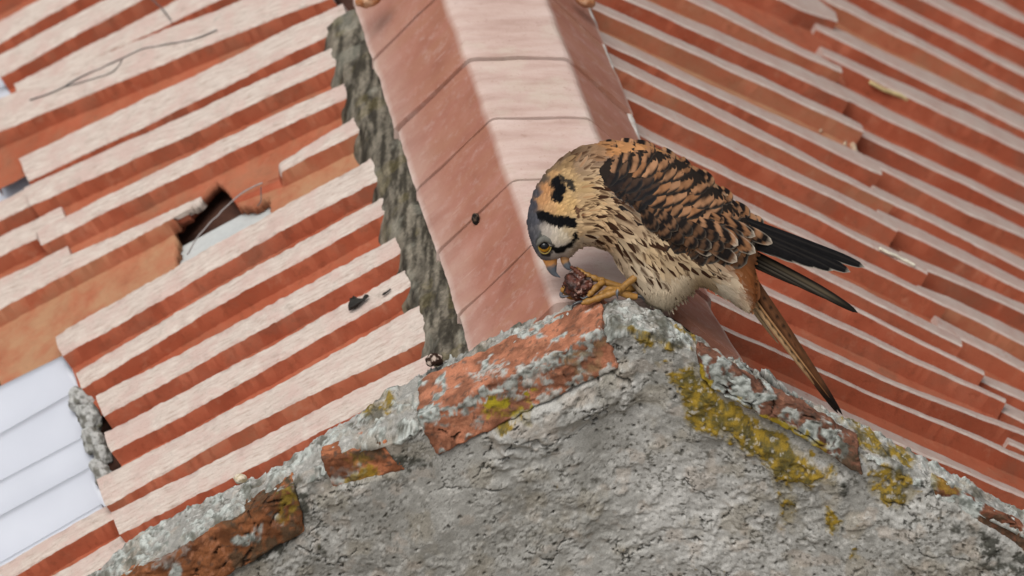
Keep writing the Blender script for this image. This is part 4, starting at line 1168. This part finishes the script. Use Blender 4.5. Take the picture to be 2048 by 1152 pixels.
# rows running down the back, from the spine line to the lower edge of the wing
SPINE = np.array([(1206, 291), (1240, 285), (1282, 288), (1322, 300), (1360, 318), (1400, 345), (1438, 379), (1466, 408), (1490, 436)], float)
LOWE = np.array([(1204, 362), (1232, 385), (1258, 406), (1284, 432), (1306, 456), (1338, 474), (1376, 488), (1412, 496), (1448, 494)], float)
NR = 17
sp = catmull(SPINE, NR); lw = catmull(LOWE, NR)
cnt = 0
for k_ in range(NR):
    f_ = k_ / (NR - 1)
    pa, pb = sp[k_], lw[k_]
    n_ = int(round(math.dist(pa, pb) / 23))
    for q in range(n_ + 1):
        t_ = (q + (.5 if k_ % 2 else .04)) / max(1, n_)
        if t_ > 1.03: continue
        bow = 10 * math.sin(math.pi * min(1, t_))
        x_ = pa[0] + (pb[0] - pa[0]) * t_ + rng.uniform(-1.6, 1.6) - bow * .6; y_ = pa[1] + (pb[1] - pa[1]) * t_ + rng.uniform(-1.6, 1.6) + bow * .3
        if not inpoly(np.array([x_]), np.array([y_]), bpoly)[0]: continue
        u, v = field(np.array(x_), np.array(y_))
        a = math.atan2(v, u) + rng.uniform(-.14, .14)
        sl = 0
        if math.hypot((x_ - 1238) / 58, (y_ - 352) / 34) < rng.uniform(.6, 1.2): sl = rng.uniform(.55, .9)
        dep = (y_ - (286 + .60 * (x_ - 1215))) / 100
        if x_ < 1300: dep += .25 * (1300 - x_) / 90
        dk = float(np.clip((dep - .30) * 1.5, 0, .9)) * rng.uniform(.45, 1.1)
        L = (44 + 14 * f_) * rng.uniform(.92, 1.1); W = (46 + 2 * f_) * rng.uniform(.9, 1.12)
        ee = samp(hB, x_, y_)
        if ee < 34: L *= .72; W *= .6
        wfeather('feather', wing, x_, y_, a, L, W, 12, 7, lift=(-1.5, 1.0), H=HS, side=-1, colf=barcol(cnt, 1.65, ph=.62 + rng.uniform(-.10, .10), edge=.04 + .4 * max(0, f_ - .6) * 2, darkk=dk, slate=sl, rufk=1.0 - .25 * max(0, dep - .5)), curve=rng.uniform(-.06, .06), tip=.55, cup=.3, base_w=.7)
        cnt += 1
# lower wing coverts, darker with pale rims
LOW = [(1296, 436, .95), (1318, 454, .85), (1340, 468, .75), (1364, 480, .6), (1388, 488, .5), (1412, 494, .4), (1436, 492, .3), (1330, 440, .8), (1356, 452, .7), (1380, 462, .6), (1404, 470, .5), (1428, 474, .45), (1450, 474, .4)]
for q, (x_, y_, a) in enumerate(LOW):
    wfeather('feather', wing, x_ - 14, y_ - 18, a, 56, 27, 12, 9, lift=(-1, 6.0), H=HS, side=-1, colf=barcol(300 + q, 2.2, ph=.3, edge=.45 if q in (4, 6, 12) else .12, darkk=.55 if q % 2 else .8), tip=.62, cup=1.5)
# tertials and secondaries
TER = [((1395, 440), (1478, 488), 30, 2.6, .1), ((1420, 430), (1512, 470), 26, 3.0, 0), ((1418, 452), (1513, 503), 30, 3.0, .1), ((1440, 440), (1547, 484), 27, 3.4, .05), ((1392, 470), (1476, 521), 30, 2.4, .55), ((1372, 468), (1424, 508), 28, 2.0, .5)]
for q, (pa, pb, W, nb, dk) in enumerate(TER):
    a = math.atan2(pb[1] - pa[1], pb[0] - pa[0]); L = math.dist(pa, pb)
    wfeather('feather', wing, pa[0], pa[1], a, L, W, 16, 9, d0=-samp(HS, np.array(pa[0]), np.array(pa[1])) - 3, d1=-max(14, samp(HS, np.array(pb[0] - 20), np.array(pb[1] - 8)) * .9) - 7 + q * .8, colf=barcol(330 + q, nb, ph=.45, edge=.95, darkk=dk), tip=.6, cup=3, curve=.03)
# primaries of the near wing, stacked
def primcol(seed, shade=1.0):
    def f(X_, Y_, t, s):
        c = np.ones(X_.shape + (3,)) * np.array([.0085, .008, .0085]) * shade
        n_ = noise(np.stack([t * 40, s * 3, t * 0 + seed], -1), 1.0, 77)
        c = c * (.75 + .5 * n_)[..., None]
        rim = np.maximum(sstep(.975, .999, t), sstep(.86, .99, np.abs(s)) * sstep(.62, .85, t) * (s > 0))
        c = mix(c, np.array([.36, .32, .27]), rim * .95)
        c = mix(c, np.array([.022, .019, .017]), sstep(.12, .03, np.abs(s + .25)) * .7)
        return c
    return f
PRI = [((1440, 424), (1731, 531), 20, 0), ((1440, 432), (1702, 541), 23, 1), ((1440, 440), (1668, 538), 24, 2), ((1440, 448), (1637, 530), 25, 3), ((1440, 456), (1603, 520), 25, 4), ((1440, 462), (1569, 507), 25, 5)]
for pa, pb, W, q in PRI:
    a = math.atan2(pb[1] - pa[1], pb[0] - pa[0]); L = math.dist(pa, pb)
    wfeather('primary_feather', wing, pa[0], pa[1], a, L, W, 26, 9, d0=-24 - q * 1.2, d1=-2 - q * 2.2, colf=primcol(q), tip=.80, cup=2.2, curve=.012, base_w=.8)
# far wing
fw_ = None
FAR = [((1470, 492), (1722, 613), 21, .05, 0), ((1470, 500), (1692, 603), 24, .02, 1), ((1470, 506), (1640, 580), 26, .0, 2)]
for pa, pb, W, cv, q in FAR:
    a = math.atan2(pb[1] - pa[1], pb[0] - pa[0]); L = math.dist(pa, pb)
    def fc_(X_, Y_, t, s, q=q):
        c = np.ones(X_.shape + (3,)) * np.array([.011, .009, .0075])
        c = mix(c, np.array([.10, .078, .05]), sstep(.55, .1, np.abs(s + .15 - .2 * q)) * sstep(.1, .3, t) * sstep(.95, .7, t) * .75)
        return mix(c, np.array([.2, .17, .13]), sstep(.3, .05, np.abs(s - .55)) * sstep(.9, .6, t) * .4)
    v, f, c = feather(pa[0], pa[1], a, L, W, 26, 9, d0=22 + q * 3, d1=24 + q * 3, colf=fc_, tip=.6, cup=2.5, curve=cv, base_w=.9)
    if fw_ is None:
        fw_ = mesh_obj('wing', v, f, M_FEATHER, bird, col=c); fw_['label'] = 'dark tip of the far wing'
    else: mesh_obj('primary_feather', v, f, M_FEATHER, fw_, col=c)
# tail, closed, seen almost edge on
def tailcol(seed, base, tipc):
    def f(X_, Y_, t, s):
        c = np.ones(X_.shape + (3,)) * np.array(base)
        c = c * (.8 + .4 * noise(np.stack([t * 60, s * 2, t * 0 + seed], -1), 1.0, 78))[..., None]
        if seed in (2, 3):
            k_ = (t * 13) % 1.0
            c = mix(c, np.array([.012, .008, .006]), sstep(.0, .1, k_) * sstep(.45, .3, k_) * sstep(-.3, .4, -s))
        c = mix(c, np.array([.03, .018, .012]), sstep(.2, .55, np.abs(s)) * .35)
        return mix(c, np.array(tipc), sstep(.72, .9, t))
    return f
TAIL = [((1482, 545), (1676, 827), 22, (.085, .036, .018), (.012, .008, .006), 0, 34), ((1494, 542), (1684, 831), 19, (.11, .045, .02), (.010, .007, .006), 1, 36),
        ((1496, 556), (1660, 796), 15, (.13, .055, .025), (.015, .01, .008), 2, 30), ((1474, 560), (1640, 788), 11, (.44, .27, .14), (.24, .125, .06), 3, 26), ((1468, 566), (1556, 690), 9, (.48, .33, .19), (.4, .26, .15), 4, 22), ((1479, 556), (1655, 800), 5, (.36, .19, .085), (.16, .07, .03), 5, 24),
        ((1468, 500), (1512, 604), 50, (.25, .095, .036), (.16, .06, .025), 6, -60)]
tail = None
for pa, pb, W, bc, tc, q, d1 in TAIL:
    a = math.atan2(pb[1] - pa[1], pb[0] - pa[0]); L = math.dist(pa, pb)
    v, f, c = feather(pa[0], pa[1], a, L, W, 40, 9, d0=14 - 2.5 * q, d1=d1 + 78 - 2 * q, colf=tailcol(q, bc, tc), tip=.25 if q < 2 else .2, cup=2, curve=-.004 * q, base_w=.9)
    if tail is None:
        tail = mesh_obj('tail', v, f, M_FEATHER, bird, col=c)
    else: mesh_obj('tail_feather', v, f, M_FEATHER, tail, col=c)

# ---- head details
EYD = -samp(hB, 1090., 490.)
def ball(cx, cy, d, r, sub=4):
    bm = bmesh.new(); bmesh.ops.create_icosphere(bm, subdivisions=sub, radius=1)
    V = np.array([v.co for v in bm.verts]); F = [[v.index for v in f.verts] for f in bm.faces]; bm.free()
    return bp(cx, cy, d) + (RT[None] * V[:, :1] + UP[None] * V[:, 1:2] + FWD[None] * V[:, 2:]) * (r * S), F, V
V, F, U = ball(1089., 492., EYD + 5.0, 12.6)
pup = sstep(.93, .86, np.hypot(U[:, 0] + .08, (U[:, 1] - .30)) * 1.0) * (U[:, 2] < 0)
c = mix(np.tile([.46, .22, .012], (len(U), 1)), np.array([.004, .004, .005]), pup)
eye = mesh_obj('eye', V, F, M_EYE, bird, col=c)
V, F, U = ball(1089., 492., -EYD - 4.5, 13.5, 3)
mesh_obj('eye', V, F, M_EYE, bird, col=np.tile([.004, .004, .005], (len(V), 1)))
th = np.linspace(0, 2 * math.pi, 29)
ex, ey = 1089.5 + 12.5 * np.cos(th), 492.5 + 15 * np.sin(th)
V, F = tube(bp(ex, ey, EYD - 3.6 + 2.2 * np.abs(np.cos(th)) + 1.5 * np.sin(th)), np.full(29, 1.5 * S), 8)
mesh_obj('eye_ring', V, F, M_SKIN, bird, col=np.tile([.20, .14, .025], (len(V), 1)))
# brow
bx = np.array([1074, 1080, 1088, 1098, 1106.]); by_ = np.array([491, 482, 477, 480, 489.])
V, F = tube(bp(bx, by_, EYD - 6 + np.array([3, 1, 0, 1, 3])), np.array([3, 6, 7.6, 6.5, 3.5]) * S, 10)
mesh_obj('brow', V, F, M_FEATHER, bird, col=np.tile([.13, .125, .11], (len(V), 1)))

def billpart(name, path, rad, c0, c1, sw, flat=.8):
    p = catmull(path, 34); r_ = catmull(np.stack([rad, rad, rad], 1), 34)[:, 0]
    V, F = tube(bp(p[:, 0], p[:, 1], p[:, 2]), np.maximum(r_, .3) * S, 20, squash=flat)
    t = np.concatenate([np.repeat(np.linspace(0, 1, 34), 20), [0, 1]])
    nz = noise(V, .0012, 44)
    return mesh_obj(name, V, F, M_HORN, bird, col=mix(np.tile(c0, (len(V), 1)), np.array(c1), sstep(sw - .09, sw + .09, t + (nz - .5) * .12)))
billpart('upper_bill', [(1097, 506, 0), (1100, 517, 0), (1102, 527, 0), (1104, 537, 0), (1108, 546, 0), (1114, 551, 0), (1121, 555, 0)], [17, 15.5, 12.5, 10, 6.2, 3.4, .6], (.50, .22, .055), (.075, .085, .10), .40)
billpart('lower_bill', [(1128, 503, 0), (1129, 514, 0), (1131, 524, 0), (1136, 533, 0), (1143, 540, 0)], [12, 9.5, 8.5, 7, 2.2], (.46, .23, .08), (.085, .095, .11), .52)
V, F, U = ball(1108., 515.5, -10., 2.2, 2)
mesh_obj('nostril', V, F, M_BLACK, bird)

# ---- legs and feet
def limb(name, path, rad, parent, c0=(.29, .145, .032), knob=0, mat=None, n=30, seg=12, c1=None):
    p = catmull(path, n); r_ = .88 * catmull(np.stack([rad, rad, rad], 1), n)[:, 0]
    t = np.linspace(0, 1, n)
    if knob: r_ = r_ * (1 + .16 * np.sin(t * knob * math.pi * 2))
    V, F = tube(bp(p[:, 0], p[:, 1], p[:, 2]), np.maximum(r_, .4) * S, seg)
    tt = np.concatenate([np.repeat(t, seg), [0, 1]])
    c = np.tile(c0, (len(V), 1)) * (.72 + .5 * noise(V, .0016, 45))[:, None]
    if c1 is not None: c = mix(c, np.array(c1), tt)
    o = mesh_obj(name, V, F, mat or M_SKIN, parent, col=c)
    return o
HORN = (.03, .03, .032)
near = limb('leg', [(1282, 546, -40), (1266, 558, -40), (1250, 571, -37), (1238, 583, -32)], [11, 8.5, 8, 8.5], bird); near['label'] = 'near yellow leg standing on the coping'
limb('toe', [(1240, 582, -34), (1222, 587, -36), (1200, 595, -34), (1180, 602, -32), (1163, 606, -30)], [9, 8, 7.5, 7.5, 6.5], near, knob=4)
limb('talon', [(1165, 604, -31), (1156, 605, -33), (1147, 610, -34), (1143, 621, -33)], [4.5, 4, 3, .6], near, HORN, mat=M_HORN)
limb('toe', [(1239, 582, -34), (1222, 578, -22), (1205, 586, -12), (1192, 596, -8)], [8, 7, 6.5, 5], near, knob=3)
limb('talon', [(1193, 594, -8), (1184, 600, -9), (1179, 610, -9)], [4, 3, .6], near, HORN, mat=M_HORN)
limb('toe', [(1238, 583, -36), (1237, 580, -44), (1235, 584, -46)], [8, 7, 5], near)
limb('talon', [(1236, 580, -47), (1234, 588, -49), (1236, 599, -47)], [4, 3.2, .6], near, (.10, .10, .11), mat=M_HORN)
limb('toe', [(1240, 584, -28), (1258, 591, -24), (1274, 594, -20)], [8, 8.5, 7], near, c0=(.34, .17, .04))
limb('talon', [(1272, 592, -20), (1284, 594, -20), (1289, 604, -20)], [4.5, 4.2, .8], near, HORN, mat=M_HORN)
far = limb('leg', [(1290, 560, 22), (1262, 578, 16), (1238, 573, 8), (1206, 563, 2)], [10, 8.5, 8.5, 8], bird); far['label'] = 'far yellow leg reaching forward and clutching the food'
limb('toe', [(1208, 563, 2), (1188, 556, -2), (1170, 548, -2), (1152, 537, 2)], [8, 7, 6.5, 5.5], far, knob=4)
limb('talon', [(1154, 538, 2), (1146, 537, -2), (1139, 544, -6)], [4.2, 3.4, .6], far, HORN, mat=M_HORN)
limb('toe', [(1206, 564, -4), (1194, 573, -16), (1184, 584, -22), (1176, 593, -22)], [7.5, 7, 6.5, 5.5], far, knob=3)
limb('talon', [(1178, 591, -22), (1168, 597, -24), (1160, 594, -25)], [4, 3.4, .6], far, HORN, mat=M_HORN)
limb('toe', [(1204, 566, 10), (1176, 592, 22), (1146, 594, 18), (1128, 582, 10), (1131, 572, 2)], [7.5, 7, 7, 7, 5.5], far, knob=4)
limb('talon', [(1122, 586, 8), (1124, 593, 2), (1139, 592, -6)], [4, 4, .8], far, (.09, .09, .10), mat=M_HORN)

# ---- what it is eating
bm = bmesh.new(); bmesh.ops.create_icosphere(bm, subdivisions=5, radius=1)
V = np.array([v.co for v in bm.verts]); F = [[v.index for v in f.verts] for f in bm.faces]; bm.free()
nz = fbm(V, .55, 4, 700) - .5; n2 = fbm(V, .2, 3, 701) - .5
R_ = 1 + .75 * nz + .35 * n2
P = bp(1157., 573., -2) + (RT[None] * V[:, :1] * 29 + UP[None] * V[:, 1:2] * 27 + FWD[None] * V[:, 2:] * 22) * (R_[:, None] * S)
c = mix(np.tile([.03, .009, .006], (len(V), 1)), np.array([.10, .028, .016]), sstep(.4, .65, fbm(V, .3, 4, 702)))
c = mix(c, np.array([.40, .25, .20]), sstep(.67, .74, fbm(V, .22, 3, 703)))
c = mix(c, np.array([.02, .01, .008]), sstep(.55, .7, fbm(V, .4, 3, 704)) * .8)
prey = mesh_obj('prey_scrap', P, F, M_MEAT, None, col=c, centre=True)
top(prey, 'lump of dark red torn meat gripped in the falcon\'s foot', 'food')
V, F = tube(bp(*catmull([(1168, 556, -12), (1158, 546, -10), (1148, 538, -6), (1141, 533, -4)], 20).T), np.linspace(7, 3, 20) * S * (1 + .3 * np.sin(np.arange(20) * 1.9)), 10)
link_o = mesh_obj('meat_strand', V, F, M_MEAT, None, col=np.tile([.10, .03, .015], (len(V), 1)))
link_o.parent = prey; link_o.matrix_parent_inverse = Matrix.Translation(-prey.location)

# ------------------------------------------------------------------ litter lying on the roof and coping
def flake(name, px, py, plane, size, ang, label, cat, mat, seed, lift=.002, asp=.45, group=None, curl=.5, col=None):
    n_ = 9
    s, t = np.meshgrid(np.linspace(-1, 1, 13), np.linspace(-1, 1, n_), indexing='ij')
    wv = np.sqrt(np.clip(1 - s ** 2, 0, 1)) * (.75 + .7 * (noise(np.stack([s * 2.2, s * 0, s * 0 + seed], -1), 1, seed) - .3))
    p0, n = plane
    cpt = hit(px, py, p0, n)
    e1 = RT * math.cos(ang) - UP * math.sin(ang); e1 = unit(e1 - n * np.dot(e1, n)); e2 = np.cross(n, e1)
    hgt = (curl * np.abs(t) ** 1.5 * wv + .35 * curl * s ** 2 + .5 * (noise(np.stack([s * 2, t * 2, s * 0 + seed], -1), 1, seed + 3) - .5)) * size * .45
    P = cpt + n * lift + e1 * (s * size)[..., None] + e2 * (t * wv * asp * size)[..., None] + n * np.maximum(hgt, 0)[..., None]
    o = mesh_obj(name, P.reshape(-1, 3), grid_faces(13, n_), mat, None, centre=True, col=None if col is None else np.tile(col, (13 * n_, 1)))
    m_ = o.modifiers.new('thickness', 'SOLIDIFY'); m_.thickness = .0006
    return top(o, label, cat, group)
PLt = (P_L, N_L)
flake('dry_leaf', 722, 611, PLt, .0085, -.62, 'crumpled black dry leaf on a pale tile rib left of the mortar', 'leaf', M_BLACK, 31, asp=.42, curl=1.0)
flake('dry_leaf', 712, 606, PLt, .0042, .9, 'small upright black leaf fragment leaning on the crumpled leaf', 'leaf', M_BLACK, 35, asp=.6, curl=1.6)
flake('dry_leaf', 776, 588, PLt, .0036, -.6, 'tiny black leaf scrap nearest the mortar, above the crumpled leaf', 'leaf', M_BLACK, 37, asp=.35)
flake('dry_leaf', 578, 548, (P_L - N_L * .009, N_L), .0028, .2, 'tiny brown speck of leaf on the red side of a rib', 'leaf', M_WIRE, 39, asp=.5)
# dark seed on the left facet of the capping
fa = axis_pt(380) + RT * (-108 * S) + ZC * (-5 * S); fb = axis_pt(380) + RT * (-252 * S) + ZC * (-139 * S / math.cos(ELEV))
nf_ = unit(np.cross(fb - fa, DIRR)); nf_ = nf_ * (1 if nf_[2] > 0 else -1)
def litcol(P, nz): return mix(np.array([.012, .011, .01]), np.array([.10, .07, .05]), sstep(.5, .65, fbm(P, .0015, 3, 5)))
o = lump('seed_husk', (951, 437), (fa + nf_ * .002, nf_), .0034, M_BRICK, litcol, None, 41, sq=(.85, 1.2, .8), dirx=10)
top(o, 'dark seed husk stuck on the pink ridge capping', 'seed')
sh = hit(868, 720, (0, .058, 0), np.array([0, 1.0, 0]))
def shcol(P, nz): return mix(np.array([.03, .015, .01]), np.array([.45, .36, .30]), sstep(.55, .62, fbm(P, .004, 3, 8)))
top(lump('snail_shell', (868, 720), sh, .0055, M_BRICK, shcol, None, 43, sq=(1.1, .85, .9), amp=.45), 'broken brown and white snail shell where mortar bed meets the coping', 'shell')
pb_ = hit(481, 958, (0, .047, 0), np.array([0, 1.0, 0]))
def pbcol(P, nz): return mix(np.array([.40, .32, .20]), np.array([.62, .54, .42]), sstep(.4, .6, fbm(P, .003, 3, 8)))
top(lump('pebble', (481, 958), pb_, .0042, M_BRICK, pbcol, None, 45, sq=(1.15, .9, .9), amp=.2), 'small cream pebble at the back of the left coping', 'pebble')

def wire(name, path, r_, plane, label, cat, mat, lift=.0015, n=40, group=None, taper=False, wav=.0008):
    p = catmull([(a, b, c_) for a, b, c_ in path], n)
    p0, nn = plane
    Q = hit(p[:, 0], p[:, 1], p0, nn) + nn * (lift + p[:, 2] * S)[:, None]
    Q += np.stack([noise(Q, .006, 3) - .5, noise(Q, .006, 4) - .5, noise(Q, .006, 6) - .5], -1) * wav
    rad = np.full(n, r_) if not taper else r_ * np.linspace(.7, 1.15, n)
    V, F = tube(Q, rad, 8)
    return top(mesh_obj(name, V, F, mat, None, centre=True), label, cat, group)
wire('wire', [(285, -22, 4), (305, 2, 4), (322, 16, 5), (345, 44, 2)], .0005, PLt, 'short dark wire end crossing the uppermost ribs at top left', 'wire', M_WIRE)
wire('wire', [(66, 208, 3), (120, 188, 3), (160, 165, 3), (215, 140, 3), (250, 124, 3), (290, 106, 3), (340, 96, 3), (400, 84, 3), (440, 68, 4)], .0005, PLt, 'long thin grey wire lying along the broad pinkish tile', 'wire', M_WIRE, lift=.003)
wire('wire', [(130, 182, 3), (180, 168, 3), (230, 152, 3), (250, 128, 3)], .0004, PLt, 'fine loose strand beside the long grey wire', 'wire', M_WIRE, lift=.003)
wire('wire', [(366, 498, -20), (400, 462, -8), (440, 432, 2), (470, 405, 4), (500, 383, 4), (527, 369, 3)], .00055, PLt, 'thin grey wire stretched across the broken hole', 'wire', mat_flat('pale_wire', (.30, .27, .26)), lift=.001)
wire('wire', [(519, 372, 2), (519, 384, 0), (517, 396, -4), (508, 404, -6)], .0004, PLt, 'short hooked end of wire hanging right of the broken hole', 'wire', M_WIRE, lift=-.002)
wire('twig', [(1736, 168, 0), (1762, 182, 0), (1790, 193, 0), (1810, 201, 0), (1827, 208, 0)], .0021, (P_R - N_R * .012, N_R), 'pale straw coloured twig end lying between ribs at upper right', 'twig', mat_flat('straw', (.50, .40, .20)), lift=.002, taper=True)
wire('twig', [(1757, 497, 0), (1775, 507, 0), (1800, 517, 0), (1828, 532, 0)], .0012, (P_R, N_R), 'thin white straw on the edge of a rib right of the wing tips', 'twig', mat_flat('bleached_straw', (.72, .68, .55)), lift=.0006)
